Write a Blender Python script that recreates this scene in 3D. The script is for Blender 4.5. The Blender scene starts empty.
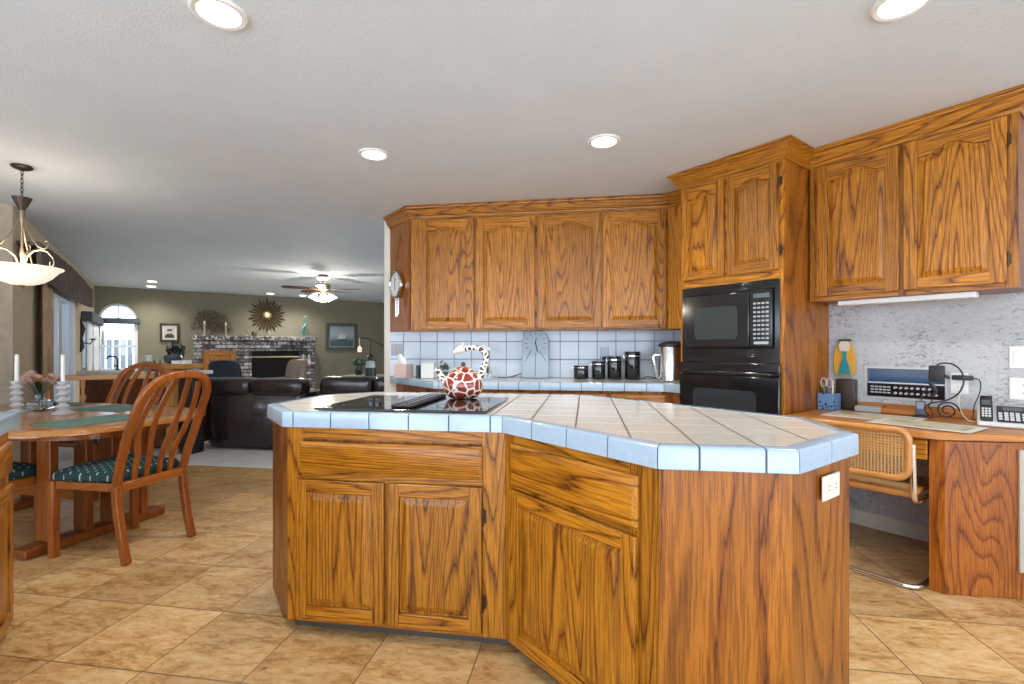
import bpy, bmesh, math, random
from mathutils import Vector, Matrix
random.seed(7)
PI = math.pi
C = bpy.context.scene.collection
SC = bpy.context.scene
S2 = math.sqrt(0.5)
H = 2.44            # ceiling height

# ------------------------------------------------------------------ camera, world, lights, exposure
cam_d = bpy.data.cameras.new('camera')
cam = bpy.data.objects.new('camera', cam_d); C.objects.link(cam)
cam.location = (0, 0, 1.17)
cam.rotation_euler = (PI / 2, 0, math.radians(8.7))
cam_d.sensor_width = 36.0
cam_d.lens = 481.0 / 1024 * 36
cam_d.shift_y = 7.0 / 1024
cam_d.clip_start = 0.05
SC.camera = cam

SC.view_settings.view_transform = 'Standard'
SC.view_settings.look = 'None'
SC.view_settings.exposure = 0.0
SC.view_settings.gamma = 1.0
SC.view_settings.use_curve_mapping = False
SC.cycles.max_bounces = 8
SC.cycles.diffuse_bounces = 5
SC.cycles.glossy_bounces = 4
SC.cycles.transmission_bounces = 8
SC.cycles.transparent_max_bounces = 8
SC.cycles.sample_clamp_indirect = 4.0
SC.cycles.use_denoising = True
SC.cycles.blur_glossy = 0.6
SC.cycles.caustics_reflective = False
SC.cycles.caustics_refractive = False

w = bpy.data.worlds.new('daylight'); SC.world = w; w.use_nodes = True
wn = w.node_tree.nodes; wl = w.node_tree.links
bg = wn['Background']
tc = wn.new('ShaderNodeTexCoord'); sx = wn.new('ShaderNodeSeparateXYZ'); rp = wn.new('ShaderNodeValToRGB')
wl.new(tc.outputs['Generated'], sx.inputs[0])
mr = wn.new('ShaderNodeMapRange'); mr.inputs[1].default_value = -1; mr.inputs[2].default_value = 1
wl.new(sx.outputs['Z'], mr.inputs[0]); wl.new(mr.outputs[0], rp.inputs[0])
e = rp.color_ramp.elements
e[0].position = 0.0; e[0].color = (1.2, 1.35, 1.55, 1)  # lower half set brighter than the sky, added to light the ceiling from below
e[1].position = 1.0; e[1].color = (0.42, 0.62, 1.0, 1)
x = e.new(0.49); x.color = (1.05, 1.15, 1.3, 1)
x = e.new(0.515); x.color = (0.82, 0.93, 1.08, 1)
x = e.new(0.7); x.color = (0.68, 0.83, 1.0, 1)
wl.new(rp.outputs[0], bg.inputs[0]); bg.inputs[1].default_value = 5.0

CAN_W = 9.0          # watts of one recessed lamp
def lamp_light(name, kind, loc, power, color=(1, 0.93, 0.82), size=0.15, parent=None, spot=None, rot=(0, 0, 0)):
    d = bpy.data.lights.new(name, kind); d.energy = power; d.color = color
    if kind == 'AREA': d.shape = 'DISK'; d.size = size
    else: d.shadow_soft_size = size
    if spot: d.spot_size = math.radians(spot); d.spot_blend = 0.8
    o = bpy.data.objects.new(name, d); C.objects.link(o); o.location = loc; o.rotation_euler = rot
    if parent: o.parent = parent
    return o

# ------------------------------------------------------------------ helpers
def UV(u, v, z=None):
    p = ((u - v) * S2, (u + v) * S2)
    return p if z is None else (p[0], p[1], z)

class MB:
    def __init__(s): s.bm = bmesh.new(); s.M = None
    def v(s, p):
        p = Vector(p)
        if s.M is not None: p = s.M @ p
        return s.bm.verts.new(p)
    def f(s, vs, m=0):
        try: fc = s.bm.faces.new(vs)
        except ValueError: return None
        fc.material_index = m; return fc
    def box(s, x0, x1, y0, y1, z0, z1, m=0):
        if x0 > x1: x0, x1 = x1, x0
        if y0 > y1: y0, y1 = y1, y0
        a = [s.v((x, y, z)) for z in (z0, z1) for (x, y) in ((x0, y0), (x1, y0), (x1, y1), (x0, y1))]
        for q in ((3, 2, 1, 0), (4, 5, 6, 7), (0, 1, 5, 4), (1, 2, 6, 5), (2, 3, 7, 6), (3, 0, 4, 7)): s.f([a[i] for i in q], m)
        return s
    def loops(s, L, m=0, close=True, cap0=True, cap1=True, caps_m=None):
        R = [[s.v(p) for p in l] for l in L]
        n = len(R[0])
        for a, b in zip(R, R[1:]):
            for i in range(n if close else n - 1):
                j = (i + 1) % n
                s.f([a[i], a[j], b[j], b[i]], m)
        cm = m if caps_m is None else caps_m
        if cap0: s.f(list(reversed(R[0])), cm)
        if cap1: s.f(R[-1], cm)
        return s
    def prism(s, pts, z0, z1, m=0):
        return s.loops([[(x, y, z0) for x, y in pts], [(x, y, z1) for x, y in pts]], m)
    def prismY(s, pts, y0, y1, m=0):
        return s.loops([[(x, y0, z) for x, z in pts], [(x, y1, z) for x, z in pts]], m)
    def lathe(s, prof, n=28, c=(0, 0, 0), m=0, cap0=True, cap1=True):
        L = [[(c[0] + r * math.cos(2 * PI * i / n), c[1] + r * math.sin(2 * PI * i / n), c[2] + z) for i in range(n)] for r, z in prof]
        return s.loops(L, m, True, cap0, cap1)
    def tube(s, pts, r, n=8, m=0, closed=False):
        P = [Vector(p) for p in pts]; k = len(P)
        rs = r if isinstance(r, (list, tuple)) else [r] * k
        L = []; up = None
        for i in range(k):
            if closed: t = P[(i + 1) % k] - P[i - 1]
            else: t = P[min(i + 1, k - 1)] - P[max(i - 1, 0)]
            t.normalize()
            if up is None:
                up = Vector((0, 0, 1)) if abs(t.z) < 0.9 else Vector((1, 0, 0))
            up = (up - t * up.dot(t))
            if up.length < 1e-5: up = Vector((0.3, 1, 0.2)) - t * t.dot(Vector((0.3, 1, 0.2)))
            up.normalize(); sd = t.cross(up)
            L.append([tuple(P[i] + (up * math.cos(a) + sd * math.sin(a)) * rs[i]) for a in [2 * PI * q / n for q in range(n)]])
        if closed: L.append(L[0]); return s.loops(L, m, True, False, False)
        return s.loops(L, m)
    def ribbon(s, pts, wd, th, nrm=(0, 1, 0), m=0, closed=False):
        P = [Vector(p) for p in pts]; k = len(P); N0 = Vector(nrm).normalized(); L = []
        for i in range(k):
            t = (P[min(i + 1, k - 1)] - P[max(i - 1, 0)]).normalized()
            N = (N0 - t * N0.dot(t)).normalized(); B = t.cross(N)
            w_ = wd[i] if isinstance(wd, (list, tuple)) else wd
            L.append([tuple(P[i] + B * a * w_ / 2 + N * b * th / 2) for a, b in ((-1, -1), (1, -1), (1, 1), (-1, 1))])
        return s.loops(L, m)
    def ball(s, c, r, n=16, k=10, m=0, sc=(1, 1, 1)):
        prof = [(max(1e-4, math.sin(PI * i / k)) * r, -math.cos(PI * i / k) * r) for i in range(k + 1)]
        L = [[(c[0] + q * math.cos(2 * PI * i / n) * sc[0], c[1] + q * math.sin(2 * PI * i / n) * sc[1], c[2] + z * sc[2]) for i in range(n)] for q, z in prof]
        return s.loops(L, m)
    def sweep(s, path, prof, m=0, closed=False):
        # prof: (outward, z); outward = right-hand side of the path direction
        n = len(path); L = []
        for i in range(n):
            p = Vector(path[i])
            a = Vector(path[i - 1]) if (closed or i > 0) else None
            b = Vector(path[(i + 1) % n]) if (closed or i < n - 1) else None
            d0 = (p - a).normalized() if a is not None else None
            d1 = (b - p).normalized() if b is not None else None
            if d0 is None: d0 = d1
            if d1 is None: d1 = d0
            n0 = Vector((d0.y, -d0.x)); n1 = Vector((d1.y, -d1.x))
            mm = (n0 + n1); mm = mm / max(0.2, mm.dot(n0))
            L.append([(p.x + mm.x * o, p.y + mm.y * o, z) for o, z in prof])
        if closed: L.append(L[0]); return s.loops(L, m, True, False, False)
        return s.loops(L, m)
    def rbox(s, x0, x1, y0, y1, z0, z1, r=0.03, k=3, m=0):
        # soft box (rounded on every edge)
        n0 = len(s.bm.verts); s.box(x0, x1, y0, y1, z0, z1, m); s.bm.verts.ensure_lookup_table()
        vs = s.bm.verts[n0:]; es = list({e for v_ in vs for e in v_.link_edges})
        bmesh.ops.bevel(s.bm, geom=es, offset=r, segments=k, affect='EDGES', profile=0.5, clamp_overlap=True)
        return s
    def build(s, name, mats, parent=None, loc=(0, 0, 0), rot=(0, 0, 0), bevel=0, smooth=35, seg=2):
        bm = s.bm
        bmesh.ops.recalc_face_normals(bm, faces=bm.faces)
        me = bpy.data.meshes.new(name); bm.to_mesh(me); bm.free()
        if not isinstance(mats, (list, tuple)): mats = [mats]
        for q in mats: me.materials.append(q)
        if smooth:
            me.polygons.foreach_set('use_smooth', [True] * len(me.polygons))
            me.set_sharp_from_angle(angle=math.radians(smooth))
        o = bpy.data.objects.new(name, me); C.objects.link(o)
        o.location = loc; o.rotation_euler = rot
        if parent: o.parent = parent
        if bevel:
            b = o.modifiers.new('bevel', 'BEVEL'); b.width = bevel; b.segments = seg; b.limit_method = 'ANGLE'; b.angle_limit = math.radians(40)
            b.harden_normals = False
        return o

def tag(o, label, cat, group=None):
    o['label'] = label; o['category'] = cat
    if group: o['group'] = group
    return o
def thing(name, label, cat, loc=(0, 0, 0), rotz=0, group=None):
    o = bpy.data.objects.new(name, None); C.objects.link(o); o.location = loc; o.rotation_euler = (0, 0, rotz)
    o.empty_display_size = 0.05
    return tag(o, label, cat, group)
def struct(o): o['kind'] = 'structure'; return o
def dup(r, loc, rotz, label=None):
    def cp(o, par):
        c = o.copy(); C.objects.link(c)
        if par: c.parent = par
        for ch in [q for q in bpy.data.objects if q.parent == o]: cp(ch, c)
        return c
    n = cp(r, None); n.location = loc; n.rotation_euler = (0, 0, rotz)
    if label: n['label'] = label
    return n

# ------------------------------------------------------------------ materials
class NT:
    def __init__(s, name):
        s.m = bpy.data.materials.new(name); s.m.use_nodes = True
        s.t = s.m.node_tree; s.b = s.t.nodes['Principled BSDF']
    def n(s, ty, **kw):
        q = s.t.nodes.new('ShaderNode' + ty)
        for k, v in kw.items(): setattr(q, k, v)
        return q
    def l(s, a, b): s.t.links.new(a, b)
    def math(s, op, a, b=None, c=None):
        q = s.n('Math', operation=op)
        for i, v in enumerate((a, b, c)):
            if v is None: continue
            if isinstance(v, (int, float)): q.inputs[i].default_value = v
            else: s.l(v, q.inputs[i])
        return q.outputs[0]
    def coord(s, kind='Object', scale=(1, 1, 1), loc=(0, 0, 0), rot=(0, 0, 0), rnd=False):
        t = s.n('TexCoord'); mp = s.n('Mapping')
        mp.inputs['Scale'].default_value = scale; mp.inputs['Location'].default_value = loc; mp.inputs['Rotation'].default_value = rot
        src = t.outputs[kind]
        if rnd:
            oi = s.n('ObjectInfo'); ad = s.n('VectorMath', operation='ADD'); cx = s.n('CombineXYZ')
            s.l(s.math('MULTIPLY', oi.outputs['Random'], 37.0), cx.inputs[0]); s.l(s.math('MULTIPLY', oi.outputs['Random'], 91.0), cx.inputs[1]); s.l(s.math('MULTIPLY', oi.outputs['Random'], 53.0), cx.inputs[2])
            s.l(src, ad.inputs[0]); s.l(cx.outputs[0], ad.inputs[1]); src = ad.outputs[0]
        s.l(src, mp.inputs[0]); return mp.outputs[0]
    def noise(s, vec, scale=5, detail=3, rough=0.5, dist=0):
        q = s.n('TexNoise'); q.inputs['Scale'].default_value = scale; q.inputs['Detail'].default_value = detail
        q.inputs['Roughness'].default_value = rough; q.inputs['Distortion'].default_value = dist
        s.l(vec, q.inputs['Vector']); return q.outputs[0]
    def ramp(s, fac, stops, interp='LINEAR'):
        q = s.n('ValToRGB'); cr = q.color_ramp; cr.interpolation = interp
        cr.elements[0].position = stops[0][0]; cr.elements[0].color = (*stops[0][1], 1)
        cr.elements[1].position = stops[-1][0]; cr.elements[1].color = (*stops[-1][1], 1)
        for p, c in stops[1:-1]:
            e_ = cr.elements.new(p); e_.color = (*c, 1)
        s.l(fac, q.inputs[0]); return q.outputs[0]
    def mix(s, fac, a, b, mode='MIX'):
        q = s.n('Mix', data_type='RGBA', blend_type=mode)
        if isinstance(fac, (int, float)): q.inputs[0].default_value = fac
        else: s.l(fac, q.inputs[0])
        for v, i in ((a, 6), (b, 7)):
            if isinstance(v, tuple): q.inputs[i].default_value = (*v, 1)
            else: s.l(v, q.inputs[i])
        return q.outputs[2]
    def bump(s, h, strength=0.3, dist=0.002):
        q = s.n('Bump'); q.inputs['Strength'].default_value = strength; q.inputs['Distance'].default_value = dist
        s.l(h, q.inputs['Height']); s.l(q.outputs[0], s.b.inputs['Normal'])
    def set(s, **kw):
        for k, v in kw.items():
            i = s.b.inputs[k.replace('_', ' ')]
            if isinstance(v, (int, float)): i.default_value = v
            elif isinstance(v, tuple): i.default_value = (*v, 1) if len(v) == 3 else v
            else: s.l(v, i)
        return s

def plain(name, col, rough=0.5, metal=0, coat=0, var=0.0, vs=30, spec=0.5):
    t = NT(name); t.set(Roughness=rough, Metallic=metal)
    t.b.inputs['Coat Weight'].default_value = coat; t.b.inputs['Coat Roughness'].default_value = 0.08
    t.b.inputs['Specular IOR Level'].default_value = spec
    if var:
        n = t.noise(t.coord(), vs, 3)
        c = t.ramp(n, [(0.3, tuple(q * (1 - var) for q in col)), (0.7, tuple(min(1, q * (1 + var)) for q in col))])
        t.set(Base_Color=c)
    else: t.set(Base_Color=col)
    return t.m
def glow(name, col, power):
    t = NT(name); t.set(Base_Color=col, Emission_Color=col, Emission_Strength=power, Roughness=0.5); return t.m

def oak(name, axis='z', light=(0.47, 0.190, 0.012), mid=(0.29, 0.098, 0.005), dark=(0.060, 0.014, 0.002), freq=14, scale=5.5, stretch=0.075, rough=0.36, coat=0.16, contrast=1.0, ysc=0.15, band=0.0):
    t = NT(name)
    sc = {'z': (1, ysc, stretch), 'x': (stretch, ysc, 1), 'y': (1, stretch, 1)}[axis]
    v = t.coord(scale=sc, rnd=True)
    n = t.noise(v, scale, 0.8, 0.4, 0.0)
    wob = t.noise(t.coord(scale={'z': (1, 1, 0.06), 'x': (0.06, 1, 1), 'y': (1, 0.06, 1)}[axis], rnd=True), 70, 2, 0.6)
    rings = t.math('FRACT', t.math('MULTIPLY_ADD', n, freq * 1.9, t.math('MULTIPLY', wob, 0.55)))
    fine = t.noise(t.coord(scale={'z': (1, 1, 0.035), 'x': (0.035, 1, 1), 'y': (1, 0.035, 1)}[axis], rnd=True), 210, 2, 0.6)
    broad = t.noise(v, 1.7, 2)
    a = t.ramp(rings, [(0.0, mid), (0.04, dark), (0.09, mid), (0.30, light), (0.86, tuple(min(1, q * 1.12) for q in light)), (1.0, mid)])
    if contrast < 1: a = t.mix(contrast, mid, a)
    if band:
        bn = t.noise(t.coord(scale=(1, 1, 0.22), rnd=True), 5.0, 3, 0.55, 0.3)
        a = t.mix(t.math('MULTIPLY', t.ramp(bn, [(0.52, (0, 0, 0)), (0.62, (1, 1, 1))]), band), a, dark)
    a = t.mix(t.math('MULTIPLY', t.ramp(fine, [(0.40, (1, 1, 1)), (0.56, (0, 0, 0))]), 0.5), a, dark)
    a = t.mix(0.5, a, t.ramp(broad, [(0.3, (0.62, 0.56, 0.5)), (0.7, (1.15, 1.1, 1.05))]), 'MULTIPLY')
    oi = t.n('ObjectInfo')
    tone = t.ramp(oi.outputs['Random'], [(0, (0.86, 0.82, 0.78)), (1, (1.1, 1.08, 1.05))])
    a = t.mix(1.0, a, tone, 'MULTIPLY')
    t.b.inputs['Specular IOR Level'].default_value = 0.35
    t.set(Base_Color=a, Roughness=rough); t.b.inputs['Coat Weight'].default_value = coat; t.b.inputs['Coat Roughness'].default_value = 0.18
    t.bump(t.math('MULTIPLY_ADD', fine, 0.5, rings), 0.10, 0.001)
    return t.m

OV = oak('oak_upright_grain', 'z'); OH = oak('oak_level_grain', 'x')
OAK = [OV, OH]
OPLY = oak('oak_veneer', 'z', freq=5, scale=3.6, stretch=0.16, ysc=1, band=0.55, light=(0.37, 0.128, 0.012), mid=(0.26, 0.075, 0.006), dark=(0.065, 0.016, 0.002))
ODESK = oak('oak_desk_veneer', 'z', freq=12, scale=4.5, stretch=0.14, band=0.3, light=(0.46, 0.145, 0.012), mid=(0.31, 0.078, 0.006), dark=(0.12, 0.025, 0.002))
ODESKX = oak('oak_desk_edge', 'x', freq=7, scale=3, light=(0.58, 0.26, 0.06), mid=(0.45, 0.17, 0.03), dark=(0.26, 0.08, 0.012), contrast=0.6)
OCH = oak('chair_oak', 'z', freq=5, scale=6, light=(0.34, 0.105, 0.018), mid=(0.26, 0.07, 0.01), dark=(0.15, 0.035, 0.005), rough=0.28, contrast=0.6)
OCHX = oak('chair_oak_level', 'x', freq=5, scale=6, light=(0.40, 0.14, 0.028), mid=(0.30, 0.09, 0.014), dark=(0.18, 0.045, 0.007), rough=0.28, contrast=0.6)
ODARK = oak('dark_oak_panel', 'z', freq=5, scale=2, light=(0.22, 0.08, 0.03), mid=(0.16, 0.055, 0.02), dark=(0.07, 0.02, 0.008))

def floor_mat():
    t = NT('floor_tile'); s = 0.394; gw = 0.006
    tcn = t.n('TexCoord'); sp = t.n('SeparateXYZ'); t.l(tcn.outputs['Object'], sp.inputs[0])
    gx = t.math('DIVIDE', t.math('ADD', sp.outputs[0], 0.408 + 40 * s), s)
    gy = t.math('DIVIDE', t.math('ADD', sp.outputs[1], -0.309 + 40 * 0.404), 0.404)
    def line(g):
        fr = t.math('FRACT', g); d = t.math('ABSOLUTE', t.math('SUBTRACT', fr, 0.5))
        return t.math('GREATER_THAN', d, 0.5 - gw / s / 2)
    ln = t.math('MAXIMUM', line(gx), line(gy))
    cx = t.n('CombineXYZ'); t.l(t.math('FLOOR', gx), cx.inputs[0]); t.l(t.math('FLOOR', gy), cx.inputs[1])
    wn_ = t.n('TexWhiteNoise'); t.l(cx.outputs[0], wn_.inputs[0])
    ad = t.n('VectorMath', operation='MULTIPLY_ADD'); t.l(wn_.outputs['Color'], ad.inputs[0]); ad.inputs[1].default_value = (13, 13, 13); t.l(tcn.outputs['Object'], ad.inputs[2])
    mp = t.n('Mapping'); t.l(ad.outputs[0], mp.inputs[0]); mp.inputs['Rotation'].default_value = (0, 0, math.radians(-35)); mp.inputs['Scale'].default_value = (1.2, 2.8, 1)
    n1 = t.noise(mp.outputs[0], 3.0, 5, 0.62, 0.6); n2 = t.noise(mp.outputs[0], 15, 5, 0.7, 0.4)
    mixn = t.math('MULTIPLY_ADD', n2, 0.5, t.math('MULTIPLY', n1, 0.5))
    col = t.ramp(mixn, [(0.36, (0.30, 0.145, 0.045)), (0.43, (0.46, 0.255, 0.09)), (0.50, (0.60, 0.37, 0.155)), (0.62, (0.72, 0.50, 0.26))])
    col = t.mix(1.0, col, t.ramp(wn_.outputs['Value'], [(0, (0.84, 0.82, 0.80)), (1, (1.08, 1.08, 1.06))]), 'MULTIPLY')
    col = t.mix(t.math('MULTIPLY', ln, 0.8), col, (0.17, 0.10, 0.05))
    t.set(Base_Color=col, Roughness=t.math('MULTIPLY_ADD', n2, 0.25, 0.20))
    t.bump(t.math('SUBTRACT', t.math('MULTIPLY', n2, 0.35), ln), 0.25, 0.003)
    return t.m
FLOOR = floor_mat()

def tile_mat(name, axes, size, off, col, col2, grout, gw=0.005, rough=0.12, gmix=(1, 1)):
    t = NT(name)
    tcn = t.n('TexCoord'); sp = t.n('SeparateXYZ'); t.l(tcn.outputs['Object'], sp.inputs[0])
    g = [t.math('DIVIDE', t.math('ADD', sp.outputs[a], 40 * size - o), size) for a, o in zip(axes, off)]
    L = []
    for q, gm in zip(g, gmix):
        d = t.math('ABSOLUTE', t.math('SUBTRACT', t.math('FRACT', q), 0.5))
        mr_ = t.n('MapRange'); mr_.inputs[1].default_value = 0.5 - gw / size; mr_.inputs[2].default_value = 0.5 - gw / size * 0.4
        t.l(d, mr_.inputs[0]); L.append(t.math('MULTIPLY', mr_.outputs[0], gm))
    ln = t.math('MAXIMUM', L[0], L[1])
    cx = t.n('CombineXYZ'); t.l(t.math('FLOOR', g[0]), cx.inputs[0]); t.l(t.math('FLOOR', g[1]), cx.inputs[1])
    wn_ = t.n('TexWhiteNoise'); t.l(cx.outputs[0], wn_.inputs[0])
    c = t.mix(wn_.outputs['Value'], col, col2)
    c = t.mix(ln, c, grout)
    t.set(Base_Color=c, Roughness=t.math('MULTIPLY_ADD', ln, 0.5, rough))
    t.bump(t.math('SUBTRACT', t.math('MULTIPLY', t.noise(t.coord(), 8, 1), 0.15), ln), 0.3, 0.003)
    return t.m
TOPT = tile_mat('counter_tile', (0, 1), 0.165, (-0.363, 1.885), (0.72, 0.63, 0.52), (0.66, 0.57, 0.465), (0.27, 0.21, 0.16), 0.0045, 0.14, (1, 0.35))
SPLT = tile_mat('splash_tile', (0, 2), 0.168, (-1.744, 0.905), (0.60, 0.68, 0.76), (0.55, 0.63, 0.72), (0.20, 0.25, 0.32), 0.0055, 0.16)
NOSE = plain('edge_tile', (0.36, 0.47, 0.58), 0.14, 0, 0.3, 0.04)  # blue of the sky light on the edges is put into the tile colour
GROUT = plain('grout', (0.10, 0.11, 0.13), 0.9)

def plaster(name, a, b, scratch=None, s=1.0, bump=0.25):
    t = NT(name); v = t.coord()
    n = t.noise(v, 2.2 * s, 4, 0.55); col = t.ramp(n, [(0.3, a), (0.7, b)])
    n2 = t.noise(v, 60 * s, 3, 0.6)
    if scratch:
        v2 = t.coord(scale=(1, 1, 2.2)); k = t.noise(v2, 26, 6, 0.75, 1.2); k2 = t.noise(v, 3.3, 2)
        m_ = t.math('GREATER_THAN', t.math('SUBTRACT', k, t.math('MULTIPLY', k2, 0.28)), 0.435)
        k3 = t.noise(v2, 17, 6, 0.7, 1.5)
        d_ = t.math('LESS_THAN', t.math('ABSOLUTE', t.math('SUBTRACT', k3, 0.5)), 0.006)
        col = t.mix(t.math('MULTIPLY', t.math('MAXIMUM', m_, d_), 0.7), col, scratch)
    t.set(Base_Color=col, Roughness=0.75); t.bump(n2, bump, 0.003)
    return t.m
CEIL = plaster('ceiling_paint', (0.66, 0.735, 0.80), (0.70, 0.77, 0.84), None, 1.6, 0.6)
WALLR = plaster('desk_wall_plaster', (0.47, 0.48, 0.485), (0.58, 0.595, 0.60), (0.18, 0.18, 0.19))
WALLP = plaster('pale_wall_paint', (0.60, 0.56, 0.48), (0.66, 0.62, 0.54))
WALLO = plaster('olive_wall_paint', (0.185, 0.170, 0.115), (0.215, 0.198, 0.135))
WALLT = plaster('tan_wall_paint', (0.50, 0.40, 0.28), (0.55, 0.44, 0.31))
WALLN = plaster('mottled_tan_wall', (0.40, 0.33, 0.25), (0.58, 0.50, 0.40), None, 3.5)
CARPET = plaster('pale_carpet', (0.70, 0.69, 0.67), (0.80, 0.79, 0.77), None, 2.5, 0.9)
WHITE = plain('white_paint', (0.80, 0.80, 0.78), 0.4)
TRIM = plain('cream_trim', (0.68, 0.66, 0.58), 0.45)
BLACK = plain('black_enamel', (0.008, 0.009, 0.011), 0.12, 0, 0.5)
BLACKM = plain('black_matte', (0.015, 0.015, 0.017), 0.5)
BGLASS = plain('black_glass', (0.006, 0.008, 0.010), 0.03, 0, 0.6)
WINGL = plain('appliance_window_glass', (0.035, 0.045, 0.05), 0.04, 0.2, 0.8)
STEEL = plain('brushed_steel', (0.72, 0.72, 0.72), 0.22, 1.0)
CHROME = plain('chrome', (0.82, 0.82, 0.82), 0.08, 1.0)
IRON = plain('dark_bronze', (0.06, 0.045, 0.035), 0.4, 0.7)
BRASS = plain('antique_hinge_brass', (0.10, 0.06, 0.03), 0.35, 0.9)
LEATHER = plain('dark_brown_leather', (0.022, 0.015, 0.016), 0.24, 0, 0.5, 0.2, 8)
SCROLL = plain('champagne_metal', (0.24, 0.18, 0.12), 0.35, 0.6)
IVORY = plain('ivory_plastic', (0.72, 0.68, 0.58), 0.4)
GREY = plain('grey_plastic', (0.38, 0.40, 0.42), 0.4)
def glass(name, col=(0.95, 0.97, 1), rough=0.02, ior=1.45):
    t = NT(name); t.set(Base_Color=col, Roughness=rough); t.b.inputs['Transmission Weight'].default_value = 1.0; t.b.inputs['IOR'].default_value = ior; return t.m
GLASS = glass('clear_glass')
def pane_mat():
    t = NT('window_pane'); tr = t.n('BsdfTransparent'); gl = t.n('BsdfGlossy'); mx = t.n('MixShader')
    gl.inputs['Roughness'].default_value = 0.02; mx.inputs[0].default_value = 0.06; tr.inputs[0].default_value = (0.92, 0.96, 1.0, 1)
    t.l(tr.outputs[0], mx.inputs[1]); t.l(gl.outputs[0], mx.inputs[2])
    t.l(mx.outputs[0], t.t.nodes['Material Output'].inputs[0]); return t.m
PANE = pane_mat()

# ------------------------------------------------------------------ room shell
U0, V1, UR, YB = -1.04, 12.75, 3.75, 4.46     # left wall, far wall, right wall (diagonal axes); kitchen back wall
XL = -5.0                                      # near wall of the dining nook
YC = 4.31                                      # where tile meets carpet
b = MB(); b.box(-10, 8, -2.4, YC, -0.06, 0.0); struct(b.build('floor', FLOOR, smooth=0))
b = MB(); b.box(-14, 8, YC, 18, -0.06, 0.004); o = struct(b.build('floor_carpet', CARPET, smooth=0)); o.name = 'floor_2'
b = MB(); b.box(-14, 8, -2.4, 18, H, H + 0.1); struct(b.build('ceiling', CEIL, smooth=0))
R45 = (0, 0, PI / 4)
# right (desk) wall, with the stereo niche cut out of it: pieces around the hole
NV0, NV1, NZ0, NZ1 = 0.775, 1.165, 0.865, 1.045
b = MB()
b.box(UR, UR + 0.3, -3.0, NV0, 0, H); b.box(UR, UR + 0.3, NV1, 2.62, 0, H)
b.box(UR, UR + 0.3, NV0, NV1, 0, NZ0); b.box(UR, UR + 0.3, NV0, NV1, NZ1, H)
b.box(UR + 0.27, UR + 0.3, NV0, NV1, NZ0, NZ1)
struct(b.build('wall_right', WALLR, rot=R45, smooth=0))
# kitchen back wall
XW = -1.955
b = MB(); b.box(XW, 0.93, YB, YB + 0.13, 0, H); struct(b.build('wall_back', TRIM, bevel=0.018, smooth=35))
b = MB(); b.box(-1.880, 0.84, YB - 0.008, YB, 0.86, 1.40); struct(b.build('trim_1', SPLT, smooth=0))
# return of the tiled splash on the right wall beside the oven tower
b = MB(); b.box(UR - 0.008, UR, 2.12, 2.55, 0.86, 1.40)
tile2 = tile_mat('splash_tile_return', (1, 2), 0.168, (2.12, 0.905), (0.60, 0.68, 0.76), (0.55, 0.63, 0.72), (0.20, 0.25, 0.32), 0.0055, 0.16)
struct(b.build('trim_2', tile2, rot=R45, smooth=0))
# left wall with the sliding door opening and the corner window opening
SD = (7.62, 9.78, 0.06, 1.90)
LW = (10.75, 12.35, 0.80, 1.72)
b = MB(); t_ = 0.16
b.box(U0 - t_, U0, 6.03, SD[0], 0, H); b.box(U0 - t_, U0, SD[0], SD[1], SD[3], H); b.box(U0 - t_, U0, SD[0], SD[1], 0, SD[2])
b.box(U0 - t_, U0, SD[1], LW[0], 0, H); b.box(U0 - t_, U0, LW[0], LW[1], LW[3], H); b.box(U0 - t_, U0, LW[0], LW[1], 0, LW[2])
b.box(U0 - t_, U0, LW[1], V1 + t_, 0, H)
struct(b.build('wall_left', WALLT, rot=R45, smooth=0))
b = MB(); b.box(XL - 0.15, XL, 1.0, 3.53, 0, H); b.box(XL - 0.15, XL, -3.0, 1.0, 0, 0.8); b.box(XL - 0.15, XL, -3.0, 1.0, 2.15, H)
struct(b.build('wall_nook', WALLN, smooth=0))
# far wall with the arched window opening
AW = (-0.985, -0.355, 0.72, 1.775)      # u0, u1, sill, spring line
ac = (AW[0] + AW[1]) / 2; ar = (AW[1] - AW[0]) / 2
arc = [(ac + ar * math.cos(a), AW[3] + ar * 1.05 * math.sin(a)) for a in [PI - PI * i / 20 for i in range(21)]]
b = MB(); b.box(AW[1], 7.0, V1, V1 + t_, 0, H); b.box(U0, AW[0], V1, V1 + t_, 0, H); b.box(AW[0], AW[1], V1, V1 + t_, 0, AW[2])
b.prismY([(AW[1], H), (AW[0], H)] + arc, V1, V1 + t_)
struct(b.build('wall_far', WALLO, rot=R45, smooth=0))
b = MB(); b.box(7.0, 7.16, 4.0, V1 + t_, 0, H); struct(b.build('wall_living', WALLO, rot=R45, smooth=0))
# wall of windows behind the camera
b = MB()
b.box(-6.5, 5.5, -2.4, -2.25, 2.3, H); b.box(-6.5, 5.5, -2.4, -2.25, 0, 0.06)
for xx in (-6.5, -4.1, -1.7, 0.7, 3.1, 5.4): b.box(xx, xx + 0.12, -2.4, -2.25, 0.06, 2.3)
struct(b.build('wall_window_side', WHITE, smooth=0))
# baseboards
b = MB(); b.box(UR - 0.014, UR, 0.7, 1.36, 0.005, 0.10); struct(b.build('baseboard_right', TRIM, rot=R45, smooth=0))
b = MB(); b.box(-0.3, 0.60, V1 - 0.015, V1, 0.005, 0.10); b.box(3.12, 6.9, V1 - 0.015, V1, 0.005, 0.10); struct(b.build('baseboard_far', WHITE, rot=R45, smooth=0))
b = MB(); b.box(U0, U0 + 0.014, 6.1, 7.5, 0.005, 0.10); struct(b.build('baseboard_left', WHITE, rot=R45, smooth=0))

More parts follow.
